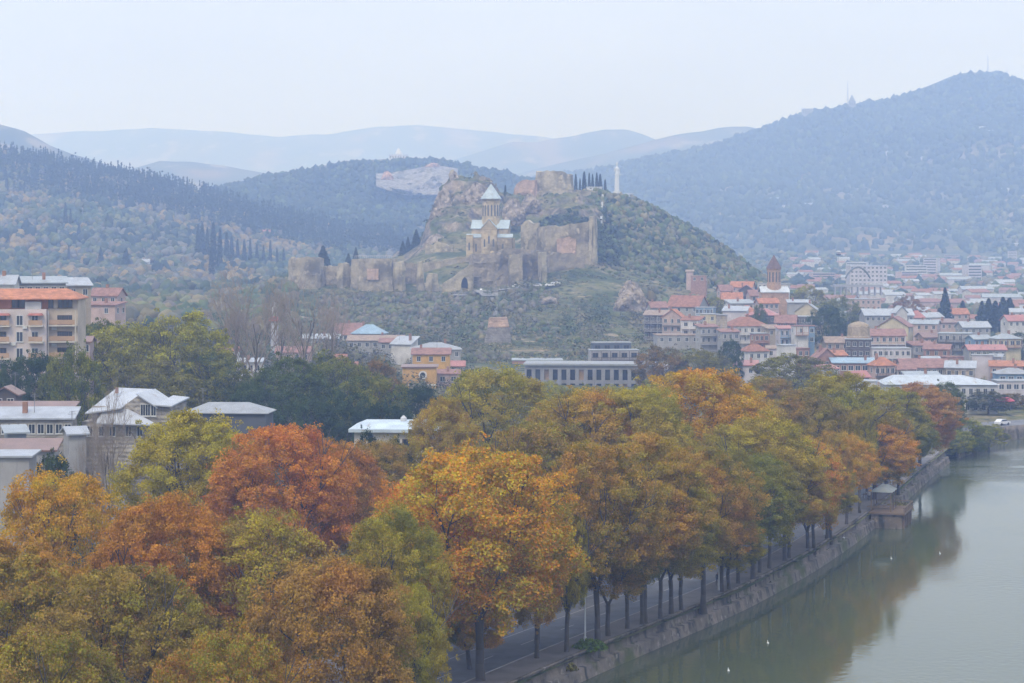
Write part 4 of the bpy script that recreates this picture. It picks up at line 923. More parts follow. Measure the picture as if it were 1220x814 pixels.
ruin_wall('buttress', 'pale flat buttress in the middle of the dark curtain wall', 'buttress', [(607, 304, 942), (622, 302, 943)], 3, ST1, .5, base=342)
ruin_wall('buttress', 'slender pale buttress at the right end of the dark curtain wall', 'buttress', [(645, 300, 946), (651, 300, 947)], 4, ST2, .5, base=340)
ruin_wall('fortress_wall', 'lower rough wall between the slender buttress and the tall right wall', 'fortress wall', [(651, 303, 962), (665, 300, 966), (680, 302, 968), (696, 306, 970)], 2.5, ST3, 1.4, base=330)
ruin_wall('fortress_wall', 'tall crenellated wall climbing at the right end of the fortress', 'fortress wall', [(639, 274, 1000), (644, 270, 990), (660, 269, 985), (668, 269.5, 983), (684, 267, 980), (700, 263, 978), (707, 258, 976)], 2.5, ST1, .8, base=312)
ruin_wall('fortress_wall', 'narrow end wall turning back uphill at the right corner of the fortress', 'fortress wall', [(707, 258, 976), (709, 262, 1005)], 2, ST2, .8, base=312)
ruin_wall('ruined_house', 'roofless pale brick ruin with window gaps inside the tall right wall', 'ruin', [(664, 285, 980.5), (678, 283, 979), (686, 286, 978)], 1.2, BRK, 1.4, base=310)
ruin_wall('ruined_wall', 'broken pale wall stub on the slope left of the tall right wall', 'ruin', [(622, 268, 1010), (630, 263, 1008), (641, 266, 1004)], 1.6, ST2, 2.2, base=282)
# hilltop keep
ruin_wall('keep', 'square pale stone keep crowning the hilltop left of the cypresses', 'keep', [(640, 206, 1165), (641, 205, 1140), (655, 204, 1136), (668, 205, 1136), (680, 208, 1138), (681, 209, 1165)], 2.5, ST2, 1.1, base=232, bulge=.3)
ruin_wall('ruined_wall', 'lower brownish wall attached to the left side of the hilltop keep', 'ruin', [(612, 224, 1140), (618, 218, 1138), (628, 214, 1138), (640, 214, 1138)], 2.2, BRK, 1.6, base=234)
ruin_wall('retaining_wall', 'long reddish terrace wall under the hilltop keep and the cypresses', 'wall', [(640, 229, 1128), (664, 226, 1126), (690, 226.5, 1126), (704, 228, 1130)], 1.5, ST1, .5, base=240)
ruin_wall('ruined_wall', 'thin ruined wall on the tip of the rocky crag', 'ruin', [(535, 206, 1142), (539, 202, 1138), (545, 206, 1138)], 1.8, ST2, 1.6, base=216)
ruin_wall('ruined_wall', 'jagged ruined wall on the right shoulder of the rocky crag', 'ruin', [(572, 211, 1138), (579, 210, 1136), (585, 214, 1138)], 1.8, ST3, 2, base=226)
ruin_wall('ruined_wall', 'low ruined wall at the foot of the crag left of the church', 'ruin', [(508, 292, 1030), (524, 289, 1026), (540, 291, 1024)], 1.5, ST2, 2, base=300)

# ------------------------------------------------------------------ rocks
def rock(label, px, py, wpx, hpx, Y, m, seed, dep=.6, name='rock_outcrop'):
    g = np.random.default_rng(seed); a = wpx*Y/F/2; h = hpx*Y/F; nu, nv = 40, 18
    uu, vv = np.meshgrid(np.linspace(0, 2*math.pi, nu, endpoint=False), np.linspace(0, 1, nv)); r = (1-vv**2.2)**.5
    d = 1+fbm(np.cos(uu)*2+seed, np.sin(uu)*2+vv*3, 4)*1.1
    V = np.stack([np.cos(uu)*a*r*d, np.sin(uu)*a*dep*r*d, vv*h*1.35*(1+fbm(np.cos(uu)*3+seed, np.sin(uu)*3, 3)*.5)-h*.35], -1).reshape(-1, 3)
    Fc = [[k*nu+i, k*nu+(i+1) % nu, (k+1)*nu+(i+1) % nu, (k+1)*nu+i] for k in range(nv-1) for i in range(nu)]
    o = mobj(name, nmesh(name, V, Fc, m), loc=U(px, py, Y)); tag(o, label, 'rock'); return o
rock('brown rock face on the slope above the leftmost old town houses', 752, 362, 36, 26, 862, RK, 4)
rock('sandy rock outcrop behind the church', 612, 262, 26, 22, 1058, RK, 5)
rock('grey boulder heap on the slope above the church dome', 632, 248, 22, 16, 1085, RK, 6)
rock('layered rock face on the left flank of the crag', 527, 268, 30, 38, 1088, RK, 7)
rock('sheer rock spire forming the left edge of the crag', 541, 238, 20, 30, 1116, RK, 8, 1.2)
rock('dark rock face right below the crag top', 567, 246, 34, 26, 1096, RK, 9)
rock('dark rocks left of the church wall', 520, 296, 30, 16, 1045, RK, 10)
rock('pinkish outcrop left of the parked white cars', 655, 360, 20, 6, 880, RK, 14)
tb = empty('stone_tower_ruin', U(590, 432, 760)); tag(tb, 'tapering grey masonry bastion with a brick top at the foot of the fortress hill', 'ruin')
s = 760/F
MB().solid([(-23*s, -4, -6), (25*s, -4, -6), (22*s, 6, -6), (-20*s, 6, -6)], [(-9*s, -1, 42*s), (17*s, -1, 42*s), (15*s, 4, 42*s), (-8*s, 4, 42*s)]).build('lower_wall', mat((.22, .2, .18), 'stone'), tb)
MB().solid([(-9*s, -1.2, 42*s), (17*s, -1.2, 42*s), (16*s, 4, 42*s), (-8*s, 4, 42*s)], [(-7.5*s, -1, 53*s), (14*s, -1, 54*s), (14*s, 4, 54*s), (-7*s, 4, 53*s)]).build('brick_top', BRK, tb)
MB().box(-14, 14, 0, 1.2, -5, 3.2).build('retaining_wall', BRK, None, loc=U(617, 428, 740))
tag(bpy.data.objects['retaining_wall.001'], 'low brick wall right of the tapering bastion', 'wall')

# paths on the hill
def path(name, pts, w_, m, lift=.5):
    P = []
    for (p0, y0), (p1, y1) in zip(pts[:-1], pts[1:]):
        for i in range(12): t = i/12; P.append((xof(p0+(p1-p0)*t, y0+(y1-y0)*t), y0+(y1-y0)*t))
    P.append((xof(*pts[-1]), pts[-1][1])); P = np.array(P); t = np.gradient(P, axis=0); t /= np.linalg.norm(t, axis=1)[:, None]; n = np.stack([-t[:, 1], t[:, 0]], 1)
    V = []
    for o_ in (-w_/2, -w_/6, w_/6, w_/2):
        x = P[:, 0]+n[:, 0]*o_; y = P[:, 1]+n[:, 1]*o_; z = tz(610+x*F/y, y); V.append(np.stack([x, y, z], 1))
    V = np.array(V); V[:, :, 2] = V[:, :, 2].max(0)[None]+lift; V = V.transpose(1, 0, 2).reshape(-1, 3)
    o = mobj(name, nmesh(name, V, grid_faces(len(P), 4), m, True)); o['kind'] = 'structure'; return o
PV = asphalt((.19, .18, .165), 'path_gravel')
path('path', [(540, 916), (556, 922), (574, 918), (586, 900)], 9, PV, 1.0)
path('path', [(586, 900), (591, 880), (590, 850), (596, 820)], 1.6, PV, .9)
path('path', [(586, 915), (620, 925), (650, 928), (668, 928)], 6, PV, .8)
path('path', [(718, 1135), (717, 1090), (716, 1050)], 1.2, mat((.36, .36, .35), 'plain'), .9)

# ------------------------------------------------------------------ church in the fortress
ch = empty('church', U(585, 306, 992), R(-7)); tag(ch, 'cream stone church with a drum and a conical pale metal roof inside the fortress', 'church')
ch.scale = (1.08, 1.08, 1.06)
CRM = mat((.44, .35, .21), 'stone'); CR2 = mat((.42, .33, .2), 'plain'); LEAD = mat((.40, .47, .50), 'metal_sheet')
_ = 0
def gable(mb, x0, x1, y0, y1, z0, z1, along, mi=0):
    """gabled prism, ridge along 'x' or 'y'"""
    if along == 'y':
        xm = (x0+x1)/2; a = [(x0, y0, z0), (x1, y0, z0), (xm, y0, z1)]; b_ = [(x0, y1, z0), (x1, y1, z0), (xm, y1, z1)]
    else:
        ym = (y0+y1)/2; a = [(x0, y0, z0), (x0, y1, z0), (x0, ym, z1)]; b_ = [(x1, y0, z0), (x1, y1, z0), (x1, ym, z1)]
    mb.solid(a, b_, mi)
def slab_gable(mb, x0, x1, y0, y1, z0, z1, along, t=.25, ov=.4, mi=0):
    if along == 'y':
        xm = (x0+x1)/2; k = (z1-z0)/((x1-x0)/2)
        for sx, xe in ((-1, x0), (1, x1)):
            xo = xe+sx*ov; zo = z0-k*ov
            mb.solid([(xo, y0-ov, zo), (xm, y0-ov, z1), (xm, y1+ov, z1), (xo, y1+ov, zo)], [(xo, y0-ov, zo+t), (xm, y0-ov, z1+t), (xm, y1+ov, z1+t), (xo, y1+ov, zo+t)], mi)
    else:
        ym = (y0+y1)/2; k = (z1-z0)/((y1-y0)/2)
        for sy, ye in ((-1, y0), (1, y1)):
            yo = ye+sy*ov; zo = z0-k*ov
            mb.solid([(x0-ov, yo, zo), (x0-ov, ym, z1), (x1+ov, ym, z1), (x1+ov, yo, zo)], [(x0-ov, yo, zo+t), (x0-ov, ym, z1+t), (x1+ov, ym, z1+t), (x1+ov, yo, zo+t)], mi)
mb = MB(); mb.box(-10.2, 10.2, -5.6, 6, -6, 8.6).box(-8.2, 8.2, -4.2, 4.6, 8.6, 13).box(-3.5, 3.5, -7, 7, -6, 13.02)
gable(mb, -8.2, 8.2, -4.2, 4.6, 13, 16.6, 'x'); gable(mb, -3.5, 3.5, -7, 7, 13.02, 16.9, 'y'); mb.box(-10.2, -7.2, -7.6, -5.6, -6, 10)
mb.build('wall', CRM, ch)
mb = MB(); slab_gable(mb, -8.2, 8.2, -4.2, 4.6, 13, 16.6, 'x'); slab_gable(mb, -3.5, 3.5, -7, 7, 13.02, 16.9, 'y')
for sx in (-1, 1): mb.solid([(sx*3.5, -6, 8.7), (sx*10.5, -6, 8.7), (sx*10.5, -4.2, 10.2), (sx*3.5, -4.2, 10.2)], [(sx*3.5, -6, 8.95), (sx*10.5, -6, 8.95), (sx*10.5, -4.2, 10.45), (sx*3.5, -4.2, 10.45)])
mb.build('roof', LEAD, ch)
dr = MB().lathe([(4.1, 14), (4.1, 17.2), (3.95, 17.3), (3.95, 25.6), (4.3, 25.8), (4.3, 26.4)], 16).build('drum', CRM, ch)
MB().lathe([(4.75, 26.4), (4.7, 26.6), (.12, 33.3)], 16).build('dome_roof', LEAD, ch)
MB().box(-.08, .08, -.08, .08, 33.2, 35).box(-.45, .45, -.07, .07, 34.2, 34.4).build('cross', mat((.5, .45, .3), 'paint'), ch)
wm = MB(); wm.solid([(-.32, 0, 0), (.32, 0, 0), (.32, .25, 0), (-.32, .25, 0)], [(-.32, 0, 4.6), (.32, 0, 4.6), (.32, .25, 4.6), (-.32, .25, 4.6)]); wm.solid([(-.32, 0, 4.6), (.32, 0, 4.6), (.32, .25, 4.6), (-.32, .25, 4.6)], [(-.1, 0, 5.1), (.1, 0, 5.1), (.1, .25, 5.1), (-.1, .25, 5.1)])
WM = wm.mesh('window', mat((.10, .10, .10), 'glass'))
for i in range(16):
    a = 2*math.pi*(i+.5)/16; o = mobj('window', WM, dr, (3.98*math.cos(a)*.995, 3.98*math.sin(a)*.995, 18.6), a+math.pi/2)
for x, y, z in ((0, -7.1, 6), (-2, -7.1, 4.5), (2, -7.1, 4.5), (-6, -5.7, 2.4), (6, -5.7, 2.4), (-8.8, -7.7, 3)):
    o = mobj('window', WM, ch, (x, y, z)); o.scale = (1.1, 1, .7)
for z in (8.8, 13): pass
MB().box(-10.3, 10.3, -5.75, -5.5, 8.2, 8.6).box(-3.6, 3.6, -7.15, -6.9, 12.5, 12.9).build('cornice', CR2, ch)
# brick tower church of the old town
bt = empty('church', U(922, 372, 830)); tag(bt, 'brick church with a dark conical roof rising above the old town houses', 'church')
s = 830/F; BW = mat((.40, .26, .17), 'brick'); BR_ = mat((.17, .11, .10), 'tile')
MB().box(-5.5, 5.5, -4, 5, -6, 24*s).build('wall', BW, bt)
d2 = MB().lathe([(8.4*s, 24*s), (8.4*s, 33*s), (8.1*s, 33.4*s), (8.1*s, 50*s), (8.8*s, 51*s), (8.8*s, 52*s)], 12).build('drum', BW, bt)
MB().lathe([(9.4*s, 52*s), (9.2*s, 52.6*s), (.1, 68*s)], 12).build('dome_roof', BR_, bt)
mb = MB(); slab_gable(mb, -5.5, 5.5, -4, 5, 24*s, 30*s, 'x'); mb.build('roof', mat((.5, .53, .56), 'metal_sheet'), bt)
for i in range(12):
    a = 2*math.pi*(i+.5)/12; o = mobj('window', WM, d2, (8.0*s*math.cos(a), 8.0*s*math.sin(a), 36*s), a+math.pi/2); o.scale = (1, 1, .8)
# small bell tower left
bl = empty('bell_tower', U(327, 402, 620)); tag(bl, 'small white bell tower with a red skirt roof among the leafless poplars', 'bell tower')
s = 620/F; MB().box(-4*s, 4*s, -4*s, 4*s, -10, 20*s).build('shaft', mat((.42, .42, .45), 'plaster'), bl)
MB().solid([(-7*s, -7*s, 19.5*s), (7*s, -7*s, 19.5*s), (7*s, 7*s, 19.5*s), (-7*s, 7*s, 19.5*s)], [(-3*s, -3*s, 25*s), (3*s, -3*s, 25*s), (3*s, 3*s, 25*s), (-3*s, 3*s, 25*s)]).build('skirt_roof', mat((.42, .13, .1), 'tile'), bl)
mb = MB()
for x in (-1, 1):
    for y in (-1, 1): mb.box(x*2.4*s-.18, x*2.4*s+.18, y*2.4*s-.18, y*2.4*s+.18, 25*s, 32*s)
mb.lathe([(3.4*s, 32*s), (3*s, 34*s), (1.6*s, 37*s), (.1, 42*s)], 8).build('lantern', mat((.55, .56, .58), 'plaster'), bl)

# ------------------------------------------------------------------ statue
stt = empty('statue', U(735, 235, 1200)); tag(stt, 'tall silvery white statue of a robed woman standing on the hill crest', 'statue')
SV = mat((.62, .64, .66), 'paint'); mb = MB()
prof = [(2.15, 3.2), (2.3, 4), (2.1, 6), (1.95, 9), (1.9, 12), (2.0, 13.6), (1.5, 14.2), (1.65, 15.2), (1.95, 16.2), (2.0, 17.0), (1.5, 17.6), (.6, 17.9), (.5, 18.3), (.85, 18.8), (.95, 19.4), (.85, 20.0), (.5, 20.5), (.1, 20.7)]
mb.lathe(prof, 16)
mb.tube((-1.7, 0, 16.9), (-2.6, -.4, 15.2), .55, .45, 8).tube((-2.6, -.4, 15.2), (-2.7, -1.4, 17.0), .45, .35, 8).tube((1.7, 0, 16.9), (2.5, -.3, 14.8), .55, .45, 8).tube((2.5, -.3, 14.8), (1.4, -1.9, 13.6), .45, .35, 8)
for i in range(10): a = 2*math.pi*i/10; mb.tube((2.2*math.cos(a), 2.2*math.sin(a), 3.2), (1.8*math.cos(a), 1.8*math.sin(a), 13.4), .28, .2, 5)
o = mb.build('figure', SV, stt, True); o.scale = (.6, .6, 1)
MB().lathe([(.2, 17.1), (.75, 17.5), (.8, 17.7)], 10, -2.5, -1.3).build('bowl', SV, stt)
MB().box(-2.2, 3.4, -1.95, -1.75, 13.2, 13.5).build('sword', SV, stt)
MB().box(-2.6, 2.6, -2.4, 2.4, -4, 2.4).box(-2.2, 2.2, -2, 2, 2.4, 3.3).build('pedestal', mat((.62, .62, .6), 'stone'), stt)
def small_box(name, label, cat, px, py, wpx, hpx, Y, col, roofc=None, group=None, dep=.7):
    t = empty(name, U(px, py, Y)); tag(t, label, cat, group); a = wpx*Y/F/2; h = hpx*Y/F
    MB().box(-a, a, -a*dep, a*dep, -4, h).build('wall', mat(col, 'plaster'), t)
    mb = MB(); mb.box(-a-.3, a+.3, -a*dep-.3, a*dep+.3, h, h+.35); mb.build('roof', mat(roofc or col, 'plain'), t)
    k = max(2, int(a*2/3)); mb = MB()
    for i in range(k): x = -a+(i+.5)*2*a/k; mb.box(x-.5, x+.5, -a*dep-.06, -a*dep+.05, h*.35, h*.75)
    mb.build('window_band', GLASS, t); return t
small_box('kiosk', 'small pale pavilion right of the statue on the hill crest', 'pavilion', 749, 236, 10, 5, 1190, (.5, .52, .55), (.6, .63, .66))
small_box('kiosk', 'tiny white kiosk lower on the crest right of the statue', 'pavilion', 771, 246, 5, 4, 1160, (.6, .6, .62))
small_box('kiosk', 'low white pavilion under the cypresses on the hilltop', 'pavilion', 708, 226, 18, 2.5, 1165, (.62, .62, .62))
small_box('hilltop_building', 'pale hazy building with a cupola on the far wooded hill left of the crag', 'building', 475, 191, 22, 6, 2500, (.6, .6, .6))
mobj('cupola', MB().lathe([(4, 6), (4, 9), (2.5, 12), (.2, 15)], 10).mesh('cupola', mat((.6, .6, .6), 'plain')), bpy.data.objects['hilltop_building'])
small_box('hilltop_building', 'boxy building on the crest of the right mountain left of the masts', 'building', 962, 139, 13, 9, 3650, (.3, .3, .32))
small_box('hilltop_building', 'pointed building below the mast on the right mountain crest', 'building', 1015, 127, 8, 6, 3650, (.25, .25, .27))
mobj('spire', MB().solid([(-6, -4, 8), (6, -4, 8), (6, 4, 8), (-6, 4, 8)], [(-.5, -.5, 20), (.5, -.5, 20), (.5, .5, 20), (-.5, .5, 20)]).mesh('spire', mat((.2, .2, .2), 'plain')), bpy.data.objects['hilltop_building.002'])
for px, yb, yt, lab in ((1010, 122, 96, 'thin mast on the right mountain beside the pointed building'), (1177, 90, 66, 'tall thin mast on the highest point of the right mountain'), (1200, 94, 80, 'shorter mast right of the highest point of the right mountain')):
    s = 3700/F; h = (yb-yt)*s; mb = MB()
    for i in range(3): a = i*2.094; mb.tube((1.6*math.cos(a), 1.6*math.sin(a), -6), (.3*math.cos(a), .3*math.sin(a), h), .35, .15, 4)
    for k in range(8): z = h*k/8; r = 1.6*(1-k/9.5); mb.box(-r, r, -.15, .15, z, z+.3)
    tag(mb.build('radio_mast', mat((.25, .25, .27), 'paint'), loc=U(px, yb, 3700)), lab, 'mast')

# quarry on the middle hill
def pale_slope(label, px0, px1, yl, yh, ev, m, name='quarry_face'):
    nx, nz_ = 46, 16; V = []
    for j in range(nz_):
        for i in range(nx):
            u_ = i/(nx-1); px = px0+(px1-px0)*u_; lo = np.interp(px, [p for p, _ in yl], [q for _, q in yl]); hi = np.interp(px, [p for p, _ in yh], [q for _, q in yh])
            v = j/(nz_-1); py = lo+(hi-lo)*v; Y = 2275+110*v+fbm(np.array([u_*7.]), np.array([v*5.]), 4)[0]*50-14*math.sin(math.pi*v)
            V.append(U(px, py, Y))
    V = np.array([tuple(v) for v in V]); back = V.copy(); back[:, 1] += 90; n = len(V)
    Fc = [list(map(int, f)) for f in grid_faces(nz_, nx)]
    Vall = np.concatenate([V, back]); Fb = [[i+n for i in f[::-1]] for f in Fc]
    edge = [i for i in range(nx)]+[j*nx+nx-1 for j in range(1, nz_)]+[(nz_-1)*nx+i for i in range(nx-2, -1, -1)]+[j*nx for j in range(nz_-2, 0, -1)]
    Fe = [[edge[k], edge[(k+1) % len(edge)], edge[(k+1) % len(edge)]+n, edge[k]+n] for k in range(len(edge))]
    o = mobj(name, nmesh(name, Vall, Fc+Fb+Fe, m)); tag(o, label, 'quarry'); return o
pale_slope('bare pinkish grey quarry face on the far wooded hill left of the crag', 448, 545, [(448, 222), (480, 232), (520, 232), (545, 228)], [(448, 207), (465, 206), (500, 200), (515, 196), (545, 201)], None, mat((.25, .23, .215), 'rock'))
rock('orange bare earth patch at the left end of the quarry face', 462, 212, 14, 7, 2240, mat((.5, .30, .19), 'stone'), 15, name='bare_earth')
rock('orange bare earth patch on top of the quarry face', 516, 198, 16, 3.5, 2300, mat((.48, .3, .2), 'stone'), 16, name='bare_earth')

def wall_bushes(spans, n):
    P = []
    for a, b_, Y0, lift in spans:
        for _ in range(n): px_ = rng.uniform(a, b_); Yb = Y0+rng.uniform(-5, 3); P.append((xof(px_, Yb), Yb, gz(px_, Yb)+lift))
    mass('wall_foot_shrubs', np.array(P), 1.5, 30, .3, SH+[(.20, .16, .09)], flat=.9)
wall_bushes([(346, 420, 930, 0), (420, 500, 928, 0), (500, 565, 930, 0), (562, 650, 936, 0), (650, 708, 955, 0), (386, 404, 950, 0)], 26)
# ------------------------------------------------------------------ houses
KC = dict(W=(.56, .54, .52), CR=(.52, .45, .31), PK=(.47, .35, .31), BR=(.33, .19, .14), GY=(.33, .32, .31), DK=(.10, .085, .08), BL=(.20, .30, .42), YE=(.55, .33, .10), TN=(.36, .30, .23), LV=(.52, .48, .50), OR=(.50, .28, .13))
RC = dict(RT=((.33, .16, .11), 'tile'), RO=((.46, .20, .11), 'tile'), RP=((.38, .15, .125), 'metal_sheet'), TN=((.30, .33, .35), 'metal_sheet'), BT=((.25, .36, .45), 'metal_sheet'), BN=((.22, .13, .10), 'metal_sheet'), RR=((.32, .18, .15), 'tile'), WH=((.35, .37, .40), 'metal_sheet'), GR=((.28, .29, .30), 'metal_sheet'), TA=((.36, .27, .21), 'tile'))
_wm = {}
def win_mesh(kind=0):
    if kind in _wm: return _wm[kind]
    fr = MB()   # unit window, 1 wide, 1.4 high, base at z=0, facing -y
    fr.box(-.5, -.42, -.08, .02, 0, 1.4).box(.42, .5, -.08, .02, 0, 1.4).box(-.42, .42, -.08, .02, 1.32, 1.4).box(-.42, .42, -.08, .02, 0, .08).box(-.03, .03, -.07, .02, .08, 1.32).box(-.6, .6, -.16, .02, -.08, 0)
    fr.box(-.42, -.03, -.035, .0, .08, 1.32, 1).box(.03, .42, -.035, .0, .08, 1.32, 1)
    _wm[kind] = fr.mesh('window', [WFRAME if kind == 0 else mat((.12, .09, .07), 'paint'), GLASS]); return _wm[kind]
def windows(parent, w_, d, h, nf, nw, kind=0, face='front', z0=None, ww=1.2, floor=3.0, nm='window'):
    for f in range(nf):
        z = h-floor*(f+1)+.9 if z0 is None else z0+f*floor
        for i in range(nw):
            if face == 'front': p = (-w_/2+(i+.5)*w_/nw, -d/2, z); r = 0
            elif face == 'left': p = (-w_/2, -d/2+(i+.5)*d/nw, z); r = -math.pi/2
            else: p = (w_/2, -d/2+(i+.5)*d/nw, z); r = math.pi/2
            o = mobj(nm, win_mesh(kind), parent, p, r); o.scale = (ww, 1, 1.05)
def roof_mesh(mb, kind, w_, d, h, rh, ov=.5, t=.22):
    x, y = w_/2+ov, d/2+ov
    if kind == 'gx': slab_gable(mb, -w_/2, w_/2, -d/2, d/2, h, h+rh, 'x', t, ov)
    elif kind == 'gy': slab_gable(mb, -w_/2, w_/2, -d/2, d/2, h, h+rh, 'y', t, ov)
    elif kind == 'hip':
        r = max(.01, (w_-d)/2) if w_ > d else .01; ry = max(.01, (d-w_)/2) if d > w_ else .01
        mb.solid([(-x, -y, h), (x, -y, h), (x, y, h), (-x, y, h)], [(-x, -y, h+.14), (x, -y, h+.14), (x, y, h+.14), (-x, y, h+.14)])
        mb.solid([(-x, -y, h+.14), (x, -y, h+.14), (x, y, h+.14), (-x, y, h+.14)], [(-r, -ry, h+rh), (r, -ry, h+rh), (r, ry, h+rh), (-r, ry, h+rh)])
    elif kind == 'shed': mb.solid([(-x, -y, h), (x, -y, h), (x, y, h+rh), (-x, y, h+rh)], [(-x, -y, h+t), (x, -y, h+t), (x, y, h+rh+t), (-x, y, h+rh+t)])
    elif kind == 'flat': mb.box(-x+.3, x-.3, -y+.3, y-.3, h, h+.3)
def house(px, py, wpx, Y, roof, rhpx, wall, roofc, nf, nw, rot, label, depth=.75, bal=None, kind=0, group=None, cat='house', chim=True, maxh=60, name='house', wk='plaster', ww=1.15):
    if px > 770 and Y < 1000 and abs(rot) < 11 and wpx < 40: rot += random.choice((-1, 1))*random.uniform(6, 24)
    if px > 770 and Y < 780 and bal is None and nf and wpx < 40 and random.random() < .45: bal = random.choice(['W', 'DK', 'BR', 'GY'])
    s = Y/F; w_ = wpx*s; d = max(4, w_*depth); ze = zof(py, Y); g0 = gz(px, Y); h = min(max(ze-g0, 3), maxh); zb = ze-h
    if w_/max(nw, 1) < ww*1.25: nw = max(1, int(w_/(ww*1.5)))
    t = empty(name, (xof(px, Y+d/2*.7), Y+d/2, zb), R(rot)); tag(t, label, cat, group)
    cw = KC[wall] if isinstance(wall, str) else wall; rc, rk = RC[roofc]; rh = rhpx*s
    mb = MB(); mb.box(-w_/2, w_/2, -d/2, d/2, -4, h)
    if roof == 'gx': gable(mb, -w_/2+.01, w_/2-.01, -d/2+.01, d/2-.01, h, h+rh-.02, 'x')
    if roof == 'gy': gable(mb, -w_/2+.01, w_/2-.01, -d/2+.01, d/2-.01, h, h+rh-.02, 'y')
    if roof == 'shed': mb.solid([(-w_/2+.02, -d/2+.02, h-.02), (w_/2-.02, -d/2+.02, h-.02), (w_/2-.02, d/2-.02, h-.02), (-w_/2+.02, d/2-.02, h-.02)], [(-w_/2+.02, -d/2+.02, h), (w_/2-.02, -d/2+.02, h), (w_/2-.02, d/2-.02, h+rh-.1), (-w_/2+.02, d/2-.02, h+rh-.1)])
    mb.build('wall', mat(cw, wk), t)
    mb = MB(); roof_mesh(mb, roof, w_, d, h, max(rh, .3)); ro = mb.build('roof', mat(rc, rk), t)
    if chim and roof != 'flat' and w_ > 6: cx = w_*random.uniform(-.3, .3); MB().box(cx-.35, cx+.35, -.35, .35, h+.2, h+rh+1.1).build('chimney', mat((.3, .17, .12), 'brick'), ro)
    if Y < 720 and random.random() < .5:
        ax = w_*random.uniform(-.35, .35); MB().box(ax-.04, ax+.04, -.04, .04, h+.1, h+rh+2.4).box(ax-.6, ax+.6, -.03, .03, h+rh+1.9, h+rh+1.96).box(ax-.4, ax+.4, -.03, .03, h+rh+2.2, h+rh+2.26).build('aerial', mat((.2, .2, .2), 'paint'), ro)
    nf = min(nf, int(h/2.9)+1) if nf else 0
    if nf and nw:
        windows(t, w_, d, h, nf, nw, kind, ww=ww)
        if abs(rot) > 8: windows(t, w_, d, h, nf, max(1, min(3, int(d/3.2))), kind, 'left' if rot > 0 else 'right', ww=ww)
    if bal:
        bc = KC[bal]
        for f in range(1 if nf < 2 else nf):
            z = h-3.0*(f+1); mb = MB(); y = -d/2
            mb.box(-w_/2+.2, w_/2-.2, y-1.3, y+.01, z, z+.18); mb.box(-w_/2+.2, w_/2-.2, y-1.3, y-1.2, z+.95, z+1.05)
            n = max(3, int(w_/.5))
            for i in range(n+1): x = -w_/2+.25+(w_-.5)*i/n; mb.box(x-.04, x+.04, y-1.28, y-1.22, z+.18, z+.95)
            for i in range(max(2, int(w_/2.6))+1): x = -w_/2+.28+(w_-.56)*i/max(2, int(w_/2.6)); mb.box(x-.08, x+.08, y-1.29, y-1.13, z+.18, z+2.95)
            mb.build('balcony', mat(bc, 'paint'), t)
    return t
H = house
# --- old town on the flank of the hill
H(872, 357, 24, 870, 'gx', 8, 'W', 'RO', 1, 3, 8, 'small house with a bright orange roof at the top left of the old town')
H(885, 342, 26, 905, 'gx', 6, 'PK', 'RO', 1, 3, -6, 'long low house with an orange roof highest in the old town')
H(864, 346, 16, 900, 'gx', 6, 'PK', 'RR', 1, 2, 10, 'small pinkish house left of the highest orange roof')
H(890, 346, 18, 880, 'gy', 6, 'DK', 'RR', 1, 2, -12, 'dark timber fronted house under the highest orange roof', bal='DK')
H(909, 338, 11, 890, 'flat', 1, 'W', 'WH', 1, 2, 0, 'small white flat roofed box house left of the brick church tower')
H(935, 339, 10, 890, 'flat', 1, 'W', 'WH', 1, 2, 0, 'small white house right of the brick church tower')
H(916, 356, 22, 840, 'hip', 9, 'GY', 'BT', 0, 0, 5, 'house with a pale blue tin roof in front of the brick church')
H(900, 352, 18, 850, 'gx', 6, 'PK', 'RR', 1, 2, 0, 'rust roofed house squeezed left of the pale blue tin roof')
H(914, 361, 24, 815, 'gx', 5, 'PK', 'RO', 2, 4, -8, 'pink walled house with a salmon roof below the pale blue tin roof', maxh=12)
H(882, 362, 30, 835, 'shed', 4, 'W', 'TN', 1, 3, 12, 'whitish house with a sloping tin roof under the orange roofs')
H(890, 372, 18, 800, 'hip', 8, 'W', 'RO', 0, 0, 15, 'small pyramid shaped bright orange roof in the middle of the old town')
H(909, 376, 36, 770, 'hip', 8, 'DK', 'RP', 1, 5, -4, 'wide house with a crimson hipped roof over a dark timber gallery', bal='DK')
H(877, 371, 28, 790, 'shed', 5, 'LV', 'WH', 0, 0, 6, 'blank pale walled house left of the crimson hipped roof')
H(888, 389, 48, 725, 'hip', 11, 'W', 'RT', 2, 6, 10, 'large house with a rust red tiled roof and white gallery in the old town', bal='W')
H(868, 396, 22, 700, 'shed', 3, 'GY', 'RR', 1, 3, 0, 'low outbuilding with a rusty lean-to roof left of the large rust roofed house')
H(905, 398, 18, 690, 'flat', 1, 'BR', 'GR', 3, 3, 0, 'dark red house with stacked timber galleries', bal='BR')
H(937, 384, 24, 745, 'gx', 8, 'BR', 'RR', 1, 4, 0, 'brick fronted house with a row of dark attic windows', ww=1.5)
H(920, 392, 20, 720, 'shed', 4, 'TN', 'TA', 1, 2, 0, 'tan walled house left of the blue balconies')
H(936, 392, 20, 690, 'shed', 3, 'LV', 'RP', 2, 3, 0, 'house with bright blue balconies under a dark pink roof', bal='BL')
H(953, 389, 17, 685, 'flat', 1, 'W', 'RR', 1, 1, 0, 'tall blank cream white house with one arched window right of the blue balconies')
H(965, 389, 11, 690, 'flat', 1, 'BL', 'RR', 2, 2, 0, 'narrow house with a glazed light blue bay')
H(952, 361, 26, 800, 'shed', 3, 'GY', 'WH', 0, 0, 10, 'house with a white metal roof behind the cream gable')
